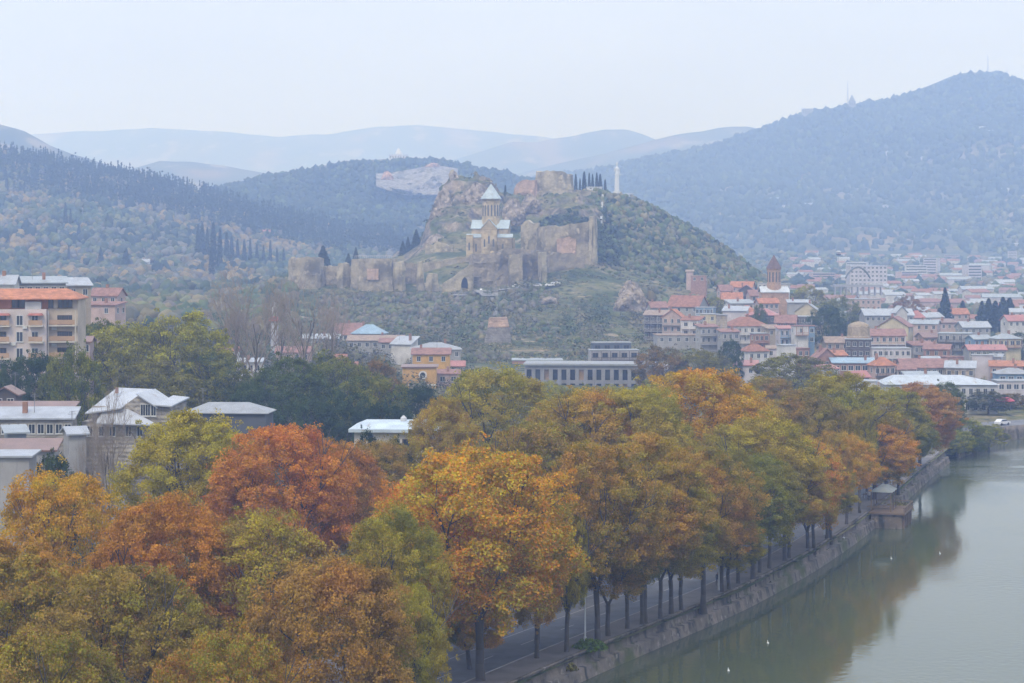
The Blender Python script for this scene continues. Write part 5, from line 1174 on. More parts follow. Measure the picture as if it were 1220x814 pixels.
H(963, 371, 28, 770, 'gy', 10, 'CR', 'GR', 0, 0, -4, 'house with a broad bright cream gable above dark verandas', bal=None)
H(962, 378, 36, 750, 'flat', 1, 'DK', 'GR', 2, 6, 0, 'dark house with two long verandas below the cream gable', bal='GY')
H(978, 392, 14, 720, 'shed', 3, 'CR', 'TA', 1, 1, -10, 'low yellowish cream wall house right of the glazed blue bay')
H(937, 412, 18, 640, 'flat', 1, 'W', 'WH', 0, 0, 0, 'white flat terrace roof below the blue balconies', maxh=6)
H(899, 419, 28, 650, 'hip', 9, 'W', 'RT', 2, 3, 22, 'white and brick house with a faded red tiled roof beside the dark green tree')
H(924, 416, 20, 660, 'shed', 3, 'LV', 'TA', 1, 2, 0, 'pale plaster house right of the white and brick house')
H(950, 416, 24, 655, 'flat', 1, 'BR', 'RR', 1, 3, 0, 'brown brick block under the blank cream white house', bal=None)
H(889, 436, 26, 600, 'shed', 5, 'LV', 'RP', 1, 2, 10, 'low house with a pink tin roof near the large grey green tree')
H(982, 428, 28, 610, 'gy', 12, 'BR', 'RR', 1, 1, 12, 'steep gabled brick house with one round attic opening', wk='brick')
H(986, 440, 20, 585, 'shed', 4, 'W', 'RP', 1, 3, 0, 'low white shop with a crimson awning roof below the gabled brick house')
# left cluster below the hill crest
H(820, 365, 40, 820, 'gx', 12, 'GY', 'RT', 1, 4, -28, 'large mottled red tiled house highest in the left group of old town houses')
H(841, 367, 22, 800, 'flat', 1, 'BL', 'GR', 1, 5, 0, 'blue glazed gallery attached to the mottled red tiled house', bal='W')
H(783, 366, 20, 815, 'gx', 6, 'GY', 'RR', 1, 1, 14, 'small rusty roofed house leftmost in the old town')
H(786, 376, 34, 770, 'shed', 5, 'DK', 'TA', 3, 5, 8, 'dark terraced house stepping down the slope with pale floor slabs', bal='GY')
H(803, 378, 24, 745, 'gy', 9, 'PK', 'RO', 2, 3, 0, 'tall narrow house with an orange gable and a glazed stair bay')
H(825, 382, 22, 725, 'shed', 4, 'W', 'RT', 2, 4, 0, 'bright white house with two rows of blue windows under a salmon roof', bal='W', ww=1.5)
H(846, 375, 20, 750, 'flat', 1, 'CR', 'GR', 2, 2, -10, 'plain cream white block right of the mottled red tiled house')
H(842, 390, 22, 705, 'shed', 3, 'GY', 'RR', 2, 3, 0, 'grey house with a covered gallery under a dusky pink roof', bal='GY')
H(860, 376, 9, 720, 'flat', 1, 'TN', 'GR', 0, 0, 15, 'narrow rough stone tower house standing among the old town houses', wk='stone')
H(806, 400, 50, 715, 'flat', 1, 'GY', 'TA', 1, 5, 4, 'long low arcaded stone terrace under the left group of old town houses')
H(833, 329, 18, 960, 'flat', 1, 'BR', 'TA', 1, 2, -12, 'roofless brick house on the slope above the old town', wk='brick')
H(822, 324, 8, 975, 'shed', 2, 'PK', 'TA', 0, 0, 0, 'tiny pink hut beside the roofless brick house')
# lower town
t = H(1023, 405, 30, 655, 'flat', 1, 'DK', 'GR', 2, 4, 0, 'dark stone drum shaped house under the beehive dome', wk='stone')
dm = empty('brick_dome', U(1023, 404, 665)); tag(dm, 'tan octagonal brick beehive dome rising over the lower town', 'dome')
s = 665/F; MB().lathe([(14.5*s, -1), (14.5*s, 3*s), (13.6*s, 4*s), (13*s, 15*s), (11.5*s, 17.5*s), (6*s, 20*s), (.4, 21*s)], 8).build('shell', mat((.34, .27, .19), 'brick'), dm)
MB().lathe([(14.9*s, -.6), (14.9*s, .6)], 8).build('cornice', mat((.42, .25, .16), 'plain'), dm)
H(996, 408, 28, 690, 'gx', 6, 'TN', 'TA', 1, 3, 10, 'tan brick house left of the beehive dome', wk='brick')
H(994, 424, 26, 640, 'shed', 5, 'PK', 'RO', 0, 0, -5, 'low house with a faded orange brown roof left of the dark stone drum')
H(1068, 389, 36, 730, 'gy', 11, 'CR', 'RR', 1, 1, 0, 'cream pediment house with one round attic window')
H(1055, 400, 44, 690, 'gx', 7, 'PK', 'RR', 2, 6, 0, 'wide dusty pink roofed house right of the beehive dome', bal='W')
H(1060, 416, 46, 650, 'flat', 1, 'LV', 'GR', 2, 7, 0, 'lilac grey house with long white galleries', bal='W')
H(1017, 433, 50, 600, 'shed', 4, 'BR', 'BT', 1, 6, -4, 'reddish brown house with a pale blue tin roof and arched windows', ww=1.6)
H(1051, 436, 26, 595, 'hip', 10, 'PK', 'RO', 1, 4, 14, 'house with the brightest orange red roof in the lower town')
H(1072, 440, 30, 600, 'gx', 5, 'PK', 'RR', 2, 5, 0, 'pink gallery house right of the brightest orange red roof', bal='W')
H(1022, 449, 22, 575, 'gx', 6, 'GY', 'RP', 0, 0, 8, 'small low house with a crimson tin roof behind the white parapet')
H(1028, 455, 34, 560, 'flat', 1, 'W', 'WH', 0, 0, 0, 'long low white parapet building near the river trees')
H(1100, 438, 56, 610, 'gx', 9, 'GY', 'RR', 1, 8, 0, 'long house with a rusty salmon roof and shadowy eaves behind the long white building')
H(1099, 449, 40, 580, 'shed', 4, 'GY', 'TN', 0, 0, 0, 'grey tin lean-to roof behind the long white building')
H(1145, 439, 34, 605, 'shed', 7, 'TN', 'WH', 1, 4, -14, 'stone house with a bright white tilted roof edge', wk='stone')
H(1171, 424, 24, 620, 'flat', 1, 'LV', 'GR', 0, 0, 0, 'tall blank lilac white block right of the stone house', ww=.9)
H(1187, 426, 14, 622, 'shed', 3, 'LV', 'GR', 3, 1, 0, 'narrow lilac house with one column of small windows')
H(1174, 417, 44, 660, 'gx', 5, 'GY', 'RP', 1, 6, 0, 'long house with a pinkish red roof behind the blank lilac block')
H(1200, 437, 38, 610, 'shed', 5, 'PK', 'RO', 1, 4, 0, 'pink walled house with a salmon roof strip near the right edge')
H(1207, 446, 40, 590, 'hip', 7, 'BL', 'GR', 1, 5, 0, 'house with a glazed blue rooftop terrace at the right edge', ww=1.6)
H(1208, 455, 44, 570, 'flat', 1, 'LV', 'GR', 2, 5, 0, 'grey house with tall arched windows at the right edge', ww=1.5)
H(1198, 404, 30, 700, 'hip', 6, 'CR', 'TN', 1, 4, 0, 'pale yellow house with a light green grey roof near the right edge', ww=1.6)
H(1166, 404, 24, 710, 'gx', 4, 'BL', 'TN', 1, 3, 0, 'blue and white house left of the pale yellow one')
H(1139, 398, 38, 720, 'flat', 1, 'GY', 'TN', 2, 5, 5, 'grey stone house with a pale flat roof and bay window')
H(1110, 402, 30, 730, 'gx', 5, 'PK', 'BN', 1, 4, 0, 'low pinkish house left of the grey stone house')
H(1118, 416, 30, 680, 'gx', 5, 'BR', 'RR', 1, 3, -6, 'brown roofed house in front of the grey stone house')
H(1098, 412, 30, 690, 'shed', 4, 'GY', 'RR', 1, 4, 0, 'grey house with a rusty roof above the small yellow green tree')
H(1108, 428, 22, 650, 'shed', 2, 'DK', 'WH', 0, 0, 0, 'thin white lean-to roof above the long salmon roof')
H(1135, 426, 22, 650, 'flat', 1, 'BR', 'RR', 1, 2, 0, 'dull red wall house left of the long pinkish red roof')
H(1160, 390, 34, 790, 'gx', 6, 'GY', 'WH', 1, 4, 0, 'house with a broad white roof below the conifer clump')
H(1057, 376, 58, 820, 'gx', 7, 'GY', 'WH', 1, 9, 0, 'long market hall with a white metal roof')
H(1072, 372, 14, 818, 'gy', 7, 'W', 'WH', 0, 0, 0, 'small white pediment in the middle of the long white market roof', depth=.4)
H(1092, 379, 16, 860, 'hip', 9, 'PK', 'RP', 0, 0, 0, 'small house with a steep wine red roof right of the long market hall')
H(1108, 378, 26, 870, 'gx', 5, 'W', 'WH', 1, 3, 8, 'whitish roofed house right of the wine red roof')
H(1102, 386, 34, 800, 'gx', 4, 'PK', 'TN', 1, 4, 0, 'pink house with a pale tin roof below the wine red roof')
H(1127, 385, 24, 830, 'shed', 4, 'PK', 'BN', 1, 3, 0, 'brown roofed pink house under the tallest conifer')
H(1140, 374, 24, 900, 'gx', 6, 'PK', 'RO', 1, 3, 0, 'hazy house with an orange roof between the two tall conifers')
H(1208, 382, 24, 800, 'gx', 6, 'W', 'RP', 1, 3, 0, 'white house with a red roof below the clump of conifers at the right edge')
H(1215, 372, 22, 880, 'gx', 4, 'W', 'WH', 1, 3, 0, 'white roofed house cut off by the right edge')
H(1030, 357, 36, 1000, 'flat', 1, 'PK', 'GR', 3, 6, 0, 'broad hazy pink block with glazed upper floor left of the market hall')
H(1033, 317, 44, 1500, 'flat', 1, 'LV', 'WH', 5, 9, 0, 'large pale hazy apartment block with a grid of windows', cat='building', name='apartment_block', ww=1.8)
H(1060, 384, 20, 840, 'gx', 4, 'GY', 'RR', 0, 0, 0, 'small rusty roof peeking behind the cream pediment')
# long white building with metal roof by the river
lb = empty('long_building', (xof(1122, 545), 548, gz(1122, 545)), R(-3)); tag(lb, 'long white building with a pale metal roof behind the last plane trees', 'building')
s = 545/F; z0 = gz(1122, 545); e = zof(458, 545)-z0; w2 = 66*s
MB().box(-w2, w2, -4, 9, -3, e).build('wall', mat((.50, .49, .49), 'plaster'), lb)
mb = MB(); mb.solid([(-w2-.6, -4.7, e), (w2+.6, -4.7, e), (w2+.6, 9.6, e), (-w2-.6, 9.6, e)], [(-w2+3, 1, e+9*s), (w2-8, 1, e+9*s), (w2-8, 5, e+9*s), (-w2+3, 5, e+9*s)]); mb.build('roof', mat((.44, .48, .52), 'metal_sheet'), lb)
MB().box(-w2-.1, w2+.1, -4.2, -3.9, e-3.7, e-3.4).build('cornice', mat((.6, .59, .58), 'plain'), lb)
MB().box(-2, 12, -4.12, -3.95, -3, e-3.72).build('pilaster_wall', mat((.60, .56, .42), 'plaster'), lb)
for i in range(15): o = mobj('window', win_mesh(), lb, (-w2+1.6+i*(2*w2-3)/14, -4, e-2.5)); o.scale = (1.1, 1, 1.1)
for i in range(13): o = mobj('window', win_mesh(), lb, (-w2+2.4+i*(2*w2-4)/12, -4.12, e-6.8)); o.scale = (1, 1, 1.6)
# grey unfinished concrete building
gb = empty('concrete_building', (xof(703, 600), 600, gz(697, 600)), R(-4)); tag(gb, 'long unfinished grey concrete building with empty window openings behind the plane row', 'building')
s = 600/F; w2 = 78*s; e = zof(434, 600)-gz(697, 600); CON = mat((.25, .245, .255), 'plaster')
mb = MB(); mb.box(-w2, w2, .8, 14, -3, e-.4)
mb.box(-w2, w2, 0, .8, e-1.6, e-.4)
nb = 15; bw = 2*w2/nb
for f in range(3): zt = e-1.6-f*4.1; mb.box(-w2, w2, 0, .8, zt-4.1, zt-3.1)
for i in range(nb+1): x = -w2+i*bw; mb.box(max(-w2, x-.55), min(w2, x+.55), -.12, .78, e-12.9, e-1.62)
mb.build('wall', CON, gb)
MB().box(-w2-.4, w2+.4, -.7, 14.4, e-.4, e+.15).build('roof', mat((.30, .31, .32), 'plain'), gb)
for f in range(3):
    for i in range(nb):
        x = -w2+(i+.5)*bw; z = e-1.6-f*4.1-3.08
        MB().box(x-bw/2+.56, x+bw/2-.56, .55, .79, z, z+3.05).build('window', mat([(.03, .035, .045), (.06, .07, .09), (.35, .24, .14), (.02, .02, .025)][(i*5+f*3) % 4 if (i*7+f) % 5 else 3], 'glass'), gb)  # panels closing the empty openings; dark ones have the interior shade as their colour
MB().lathe([(5.2, -3), (5.2, e-.4)], 20, w2, 5.5).build('corner_bay', mat((.45, .44, .45), 'plaster'), gb)
for k in range(7):
    a = -math.pi/2+(k-1)*.42; o = MB().box(-.35, .35, -.1, .1, e-4.4, e-1.6).build('window', GLASS, gb); o.location = (w2+5.2*math.cos(a), 5.5+5.2*math.sin(a), 0); o.rotation_euler.z = a+math.pi/2
H(731, 418, 58, 640, 'flat', 1, (.36, .34, .33), 'GR', 2, 5, 5, 'grey penthouse block with a dark railed roof standing on the concrete building', cat='building', name='penthouse', depth=.4, bal='DK', kind=1, ww=1.8)
H(728, 409, 46, 648, 'flat', 1, (.10, .12, .15), 'GR', 1, 6, 5, 'dark glazed top floor over the grey penthouse block', cat='building', name='penthouse', depth=.4, kind=1, ww=1.8)
H(640, 430, 60, 690, 'flat', 1, 'BR', 'TN', 0, 0, 0, 'low brick shed behind the left end of the concrete building', maxh=5)
# --- centre: yellow house and roofs
H(514, 422, 44, 590, 'gx', 6, 'YE', 'RR', 1, 3, 0, 'upper ochre yellow house with a rusty pink roof', ww=1.2)
yh = H(500, 438, 40, 565, 'shed', -9, 'YE', 'BN', 0, 0, 0, 'ochre yellow house with one round white framed window', chim=False)
s = 565/F
mb = MB().lathe([(1.15, 0), (1.15, .25)], 20); o = mb.build('round_window_frame', mat((.6, .58, .55), 'paint'), yh); hh = zof(447, 565)-yh.location.z; d_ = 40*s*.75; o.rotation_euler = (R(90), 0, 0); o.location = (2*s+.5, -d_/2, hh)
o2 = MB().lathe([(.75, .25), (.75, .3)], 20).build('pane', GLASS, o)
MB().box(-3, 40*s/2, -d_/2-.12, -d_/2+.01, hh-2.9, hh-2.5).build('cornice', mat((.6, .57, .5), 'plain'), yh)
for x in (-.5, 3.6): o = mobj('window', win_mesh(), yh, (x, -d_/2, hh-6)); o.scale = (1.6, 1, 1.3)
H(534, 446, 26, 575, 'shed', 4, 'PK', 'RR', 1, 5, 0, 'pink house with a row of tall windows joined to the right of the ochre house', ww=1.5)
H(540, 436, 26, 620, 'gx', 5, 'PK', 'RP', 1, 3, 0, 'low house with a dark pink roof behind the ochre houses')
H(519, 417, 58, 640, 'hip', 8, 'GY', 'GR', 1, 6, 4, 'house with a large slate blue tin roof behind the ochre houses', ww=1.1)
H(482, 411, 26, 660, 'shed', 9, 'W', 'WH', 0, 0, -24, 'house with a tilted pale yellow roof left of the slate blue roof')
H(440, 398, 36, 720, 'hip', 11, 'GY', 'BT', 1, 4, -12, 'house with a sky blue tin roof at the foot of the fortress hill')
H(415, 398, 34, 740, 'gx', 12, 'W', 'RR', 1, 5, 18, 'house with a mottled rusty roof left of the sky blue roof')
H(448, 406, 66, 690, 'gx', 5, 'GY', 'TA', 2, 7, 0, 'long low house with a brown roof below the sky blue one', ww=1.3)
H(470, 408, 34, 672, 'gx', 4, 'GY', 'RR', 1, 4, 0, 'grey house left of the tilted pale yellow roof')
H(378, 404, 50, 700, 'shed', 4, 'GY', 'WH', 1, 5, 0, 'pale roofed shed behind the leafless poplars')
H(402, 428, 20, 610, 'gx', 5, 'PK', 'RT', 0, 0, 0, 'small red roof peeking above the green trees left of the ochre house')
H(418, 436, 14, 590, 'gx', 4, 'PK', 'RT', 0, 0, 0, 'tiny red roof just above the green trees')
H(292, 432, 40, 520, 'shed', 3, 'W', 'WH', 2, 5, 0, 'white house seen through the leafless trees')
H(272, 418, 24, 560, 'gx', 4, 'W', 'RT', 1, 3, 0, 'small white house with a red roof left of the dark bare trunk')
H(350, 420, 40, 600, 'gx', 6, 'PK', 'RR', 1, 4, 0, 'long pink house with a rusty roof behind the poplars')
# --- left: apartment house with balconies
s = 385/F; g0 = gz(30, 385); ap = empty('apartment_house', (xof(44, 385), 388, g0), R(3)); tag(ap, 'pale pink apartment house with stacked balconies and an orange tiled roof at the left edge', 'apartment house')
zz = lambda py: zof(py, 385)-g0
APW = mat((.55, .48, .45), 'plaster'); APY = mat((.55, .42, .24), 'plaster'); APO = mat((.50, .22, .12), 'plaster')
x = lambda px: (px-44)*s
mb = MB(); mb.box(x(-60), x(53), -2, 10, -3, zz(369)); mb.build('front_block', APW, ap)
mb = MB(); mb.box(x(53)+.01, x(88), .2, 10, -3, zz(358)); mb.build('side_block', mat((.50, .42, .33), 'plaster'), ap)
MB().box(x(-60), x(53), .6, 9.9, zz(369)+.01, zz(358)).build('top_floor', APO, ap)
MB().box(x(26), x(45), -.4, .58, zz(369)+.01, zz(360)).build('stair_head', mat((.5, .5, .5), 'plaster'), ap)
mb = MB(); X0, X1 = x(-62), x(91); mb.solid([(X0, -1.6, zz(357.5)), (X1, -1.6, zz(357.5)), (X1, 11, zz(357.5)), (X0, 11, zz(357.5))], [(X0, -1.6, zz(356.5)), (X1, -1.6, zz(356.5)), (X1, 11, zz(356.5)), (X0, 11, zz(356.5))])
mb.solid([(X0, -1.6, zz(356.4)), (X1, -1.6, zz(356.4)), (X1, 11, zz(356.4)), (X0, 11, zz(356.4))], [(X0+2, 4, zz(345)), (x(70), 4, zz(345)), (x(70), 6, zz(345)), (X0+2, 6, zz(345))]); mb.build('roof', mat((.52, .22, .12), 'tile'), ap)
for k, py in enumerate((387, 406.5, 426, 445)):
    for px_, wv in ((21.5, 1.3), (39.5, 1.3)): o = mobj('window', win_mesh(), ap, (x(px_), -2, zz(py)-.2)); o.scale = (wv, 1, 1.4)
    for px_ in (-6, 2): o = mobj('window', win_mesh(1), ap, (x(px_), -2, zz(py)-.2)); o.scale = (1.2, 1, 1.4)
    for px_ in (66, 70.5, 75, 79): o = mobj('window', win_mesh(1), ap, (x(px_), .2, zz(py)-.4)); o.scale = (.75, 1, 1.5)
    RB = mat((.42, .28, .18), 'paint')
    for a_, b_, y_ in ((33, 50, -2), (-14, 11, -2), (54, 87, .2)):
        mb = MB(); zf = zz(py+1); mb.box(x(a_), x(b_), y_-1.4, y_-.01, zf-.25, zf, 0); mb.box(x(a_)+.05, x(b_)-.05, y_-1.38, y_-1.3, zf+.12, zf+1.0, 1)
        if a_ == 54: mb.box(x(86), x(87), y_-1.4, y_-1.2, zf, zf+2.8, 0); mb.box(x(54), x(55), y_-1.4, y_-1.2, zf, zf+2.8, 0)
        mb.build('balcony', [mat((.55, .5, .42), 'plain'), RB], ap)
for px_, w_ in ((14, 1.6), (20, 1.6), (56, 1.0), (70, 1.8), (76, 1.8)): o = mobj('window', win_mesh(1), ap, (x(px_), .6 if px_ < 53 else .2, zz(367.5))); o.scale = (w_, 1, 1.25)
mb = MB()
for a_, b_ in ((31, 50), (-14, 11)): mb.solid([(x(a_), -3.4, zz(376)), (x(b_), -3.4, zz(376)), (x(b_), -1.99, zz(376)), (x(a_), -1.99, zz(376))], [(x(a_)+.3, -3.2, zz(375)), (x(b_)-.3, -3.2, zz(375)), (x(b_)-.3, -1.99, zz(373.5)), (x(a_)+.3, -1.99, zz(373.5))])
mb.build('awning', mat((.42, .16, .12), 'tile'), ap)
H(91, 341, 28, 470, 'shed', 9, 'TN', 'WH', 1, 2, 24, 'tan block with a bright white tilted roof behind the apartment house', cat='building', chim=True, depth=.9)
H(48, 338, 56, 450, 'shed', 7, 'GY', 'TN', 1, 6, 14, 'house with a blue grey metal roof directly behind the apartment house')
H(2, 338, 34, 440, 'gx', 9, 'W', 'WH', 0, 0, 0, 'white roofed house cut off by the left edge behind the apartment house')
H(128, 352, 34, 560, 'gx', 8, 'PK', 'RR', 1, 3, -12, 'dusty pink house right of the tan block')
H(122, 364, 44, 540, 'shed', 3, 'PK', 'RR', 1, 2, -12, 'long pink wall with a rusty lean-to roof under the dusty pink house')
H(100, 407, 18, 420, 'gx', 5, 'PK', 'BN', 1, 2, 0, 'small dark roofed house right of the foot of the apartment house')
# --- left: tin roofed complex
H(8, 470, 28, 330, 'gy', 8, 'DK', 'BN', 1, 2, 0, 'brown timber house with a low gable at the left edge')
H(38, 489, 98, 322, 'shed', 7, 'GY', 'BN', 0, 0, 0, 'very long dull brown metal roof behind the white roofed wing', chim=False, depth=.2)
H(40, 500, 96, 300, 'shed', 11, (.32, .29, .25), 'WH', 1, 9, 2, 'long old stone wing with a white tin roof and small windows', depth=.25, maxh=11, wk='stone', ww=1.0)
tb_ = empty('stone_house', (xof(130, 300), 305, gz(130, 300)), R(-6)); tag(tb_, 'large old house with a patched white tin gable roof beside the yellow green tree', 'house')
s = 300/F; g0 = gz(130, 300); zz2 = lambda py: zof(py, 300)-g0; x = lambda px: (px-130)*s; SW = mat((.34, .31, .27), 'stone')
mb = MB(); mb.box(x(88), x(198), 0, 9, -3, zz2(506)); mb.solid([(x(138), -.02, zz2(506)), (x(198), -.02, zz2(506)), (x(198), 9, zz2(506)), (x(138), 9, zz2(506))], [(x(138), -.02, zz2(488)), (x(198), -.02, zz2(487)), (x(198), 9, zz2(487)), (x(138), 9, zz2(488))])
mb.solid([(x(138), 0, zz2(488)), (x(180), 0, zz2(488)), (x(158), 0, zz2(474))], [(x(138), 9, zz2(488)), (x(180), 9, zz2(488)), (x(158), 9, zz2(474))]); mb.box(x(98), x(138)-.01, 1, 8, zz2(506), zz2(488)); mb.build('wall', SW, tb_)
mb = MB(); T = .2
def slab4(mb, p): mb.solid(p, [(a, b_, c+T) for a, b_, c in p])
slab4(mb, [(x(94), -1, zz2(497)), (x(139), -1, zz2(490)), (x(158), 8, zz2(472.5)), (x(112), 8, zz2(471))])
slab4(mb, [(x(157), -.6, zz2(473)), (x(183), -.6, zz2(489.5)), (x(183), 9.5, zz2(489.5)), (x(157), 9.5, zz2(473))])
slab4(mb, [(x(108), -1.6, zz2(508)), (x(186), -1.8, zz2(509.5)), (x(165), .2, zz2(502)), (x(140), .2, zz2(490)), (x(118), .2, zz2(490))])
slab4(mb, [(x(180), -.8, zz2(486)), (x(201), -.8, zz2(487.5)), (x(201), 9.5, zz2(483)), (x(180), 9.5, zz2(481))])
mb.build('roof', mat((.42, .44, .47), 'metal_sheet'), tb_)
for px_ in (164, 170, 177): o = mobj('window', win_mesh(), tb_, (x(px_), -.02, zz2(499))); o.scale = (.8, 1, 1.3)
for px_ in (98, 112, 126, 146, 160): o = mobj('window', win_mesh(), tb_, (x(px_), 0, zz2(524))); o.scale = (.9, 1, 1.1)
MB().box(x(117), x(120), 5, 5.5, zz2(475), zz2(468)).build('chimney', mat((.3, .18, .14), 'brick'), tb_)
H(17, 517, 22, 288, 'shed', 6, (.2, .22, .24), 'TN', 0, 0, 20, 'small lean-to porch with a grey tilted roof on the old stone wing', maxh=4, chim=False)
H(88, 517, 20, 288, 'gx', 6, 'GY', 'WH', 0, 0, 24, 'little shed with a bright white pointed roof beside the leafless tree', maxh=5, chim=False)
H(32, 538, 68, 262, 'shed', 10, 'GY', 'BN', 0, 0, 3, 'low shed with a reddish brown roof below the old stone wing', maxh=5, chim=False, depth=.5)
H(16, 545, 44, 250, 'shed', 3, 'GY', 'WH', 0, 0, 0, 'grey walled garage with a white strip roof at the left edge', maxh=8, chim=False, depth=.4)
# grey roofed pavilion and white pavilion
H(272, 493, 98, 340, 'hip', 12, (.10, .11, .13), 'GR', 0, 0, -4, 'wide pavilion with a pale grey hipped roof over dark walls', cat='pavilion', name='pavilion', depth=.5, chim=False)
wp = empty('pavilion', (xof(468, 318), 321, gz(468, 318)), R(-3)); tag(wp, 'cream white flat pavilion with a pale blue roof edge above the orange crowns', 'pavilion')
s = 318/F; g0 = gz(468, 318); w2 = 48*s; e = zof(517, 318)-g0
MB().box(-w2, w2, 0, 9, -3, e).build('wall', mat((.60, .55, .47), 'plaster'), wp)
mb = MB(); mb.box(-w2-.8, w2+.8, -1, 9.8, e, e+.5); mb.solid([(-w2-.8, -1, e+.5), (w2+.8, -1, e+.5), (w2+.8, 9.8, e+.5), (-w2-.8, 9.8, e+.5)], [(-w2+1, 2, e+1.3), (w2-1, 2, e+1.3), (w2-1, 8, e+1.3), (-w2+1, 8, e+1.3)]); mb.build('roof', mat((.50, .58, .64), 'metal_sheet'), wp)
for xx_, ww in ((0, 1.2), (2.6, 2.6), (-3.5, 1.2), (5.2, 1.0)): o = mobj('window', win_mesh(1), wp, (xx_, 0, e-2.9)); o.scale = (ww, 1, 1.3)
MB().lathe([(.5, e+1.3), (.5, e+1.8), (.1, e+2.2)], 8, 1, 5).build('vent', mat((.5, .5, .5), 'plain'), wp)

# --- hazy far town on the plain
g2 = np.random.default_rng(77)
def box_house_mesh(w_, d, h, wc, rc, rk, rt, nf, nw):
    mb = MB(); mb.box(-w_/2, w_/2, -d/2, d/2, -5, h)
    if rt == 'gx': gable(mb, -w_/2, w_/2, -d/2, d/2, h, h+2, 'x')
    a = mb.mesh('wall', mat(wc, 'plaster')); mb = MB(); roof_mesh(mb, rt, w_, d, h, 2.2); b_ = mb.mesh('roof', mat(rc, rk))
    bands = []
    if h > 10:
        for f in range(nf): z_ = h-3*(f+1)+.9; bands.append(MB().box(-w_/2+.8, w_/2-.8, -d/2-.05, -d/2+.03, z_, z_+1.4).mesh('window_band', GLASS))
    return a, b_, bands
FK = [('low hazy house with a reddish roof in the distant town below the right mountain', 'distant red roofed houses', 'house', [box_house_mesh(14, 9, 6, KC['PK'], *RC['RR'], 'gx', 1, 4), box_house_mesh(18, 10, 7, KC['W'], *RC['RT'], 'gx', 2, 5)]),
      ('low hazy house with a pale roof in the distant town below the right mountain', 'distant pale roofed houses', 'house', [box_house_mesh(18, 10, 7, KC['W'], *RC['WH'], 'gx', 2, 5), box_house_mesh(26, 10, 6, KC['LV'], *RC['TN'], 'gx', 1, 7)]),
      ('flat roofed hazy apartment block in the distant town below the right mountain', 'distant apartment blocks', 'apartment block', [box_house_mesh(24, 12, 15, KC['W'], (.6, .6, .6), 'plain', 'flat', 4, 7), box_house_mesh(16, 12, 20, KC['LV'], (.5, .5, .5), 'plain', 'flat', 6, 4), box_house_mesh(30, 12, 12, KC['PK'], (.5, .5, .5), 'plain', 'flat', 3, 9)])]
for i in range(230):
    px_ = g2.uniform(945, 1260); Yh = 1000+1900*g2.random()**1.15
    k = g2.choice(3, p=[.55, .40, .05]) if Yh > 1150 else g2.choice(2)
    lab, gr, cat, ms = FK[k]; a, b_, c_ = ms[int(g2.integers(len(ms)))]
    t = empty(['house', 'house', 'apartment_block'][k], (xof(px_, Yh), Yh, gz(px_, Yh)), g2.uniform(-.6, .6)); tag(t, lab, cat, gr); sc_ = g2.uniform(.5, .9)
    for nm, me in [('wall', a), ('roof', b_)]+[('window_band', c) for c in c_]: o = mobj(nm, me, t); o.scale = (sc_, sc_, sc_)
# houses on the lower slope of the right mountain and on its crest
MS = FK[1][3]
for i in range(20):
    p = H_right(np.array([g2.uniform(860, 1250)]), np.array([g2.uniform(.08, .75)]))[0]; a, b_, c_ = MS[i % 2]
    t = empty('house', tuple(p), g2.uniform(-.6, .6)); tag(t, 'tiny pale house scattered on the wooded slope of the right mountain', 'house', 'houses on the right mountain')
    for nm, me in (('wall', a), ('roof', b_)): mobj(nm, me, t).scale = (.6, .6, .7)
# houses in the left wood
H(318, 278, 14, depth_at(318, 284), 'gx', 4, 'W', 'RP', 1, 2, 20, 'lonely house with a pink roof high on the left wooded slope')
H(172, 312, 12, depth_at(172, 317), 'gx', 3, 'W', 'WH', 1, 2, 0, 'tiny white house low on the left wooded slope')

# arched canopy, balloon
mb = MB(); s = 1250/F
P_ = [(-14*s*2+28*s*2*i/16) for i in range(17)]
for i in range(16):
    f = lambda q: 2+6.5*math.sin(math.pi*q/16)**.8
    mb.solid([(P_[i], -2, f(i)), (P_[i+1], -2, f(i+1)), (P_[i+1], 2, f(i+1)), (P_[i], 2, f(i))], [(P_[i], -2, f(i)+.9), (P_[i+1], -2, f(i+1)+.9), (P_[i+1], 2, f(i+1)+.9), (P_[i], 2, f(i)+.9)])
ac = empty('footbridge', U(1022, 336, 1250)); tag(ac, 'hazy dark arched canopy over a footbridge in front of the large apartment block', 'footbridge')
mb.build('canopy', mat((.12, .14, .16), 'paint'), ac).scale = (.52, 1, 1)
mb = MB().box(-15, 15, -2, 2, -3, -1.6)
for i in range(9): x_ = -14+3.5*i; mb.box(x_-.3, x_+.3, -2, 2, -8, -3)
mb.build('deck', mat((.3, .3, .32), 'paint'), ac)
bl_ = empty('tethered_balloon', U(999, 301, 1300)); tag(bl_, 'small pale flattened balloon floating on a thin tether above the hazy town', 'balloon')
MB().lathe([(.3, -.6), (1.6, -.4), (2.5, .3), (2.3, 1.1), (1.2, 1.8), (.15, 2.1)], 16).build('envelope', mat((.5, .51, .53), 'paint'), bl_, True).scale = (.8, .8, .6)
MB().lathe([(.5, -2), (1.5, -1.7), (1.6, -.9), (.4, -.6)], 12).build('gondola', mat((.06, .07, .08), 'paint'), bl_)
MB().tube((0, 0, -20), (0, 0, -2), .12, .12, 5).build('tether', mat((.3, .3, .32), 'paint'), bl_)

# ------------------------------------------------------------------ riverside details
def bank(Y, off):
    i = int(np.argmin(np.abs(bP[:, 1]-Y))); return Vector((bP[i, 0]+nl[i, 0]*off, bP[i, 1]+nl[i, 1]*off, 0)), math.atan2(tn[i, 1], tn[i, 0])
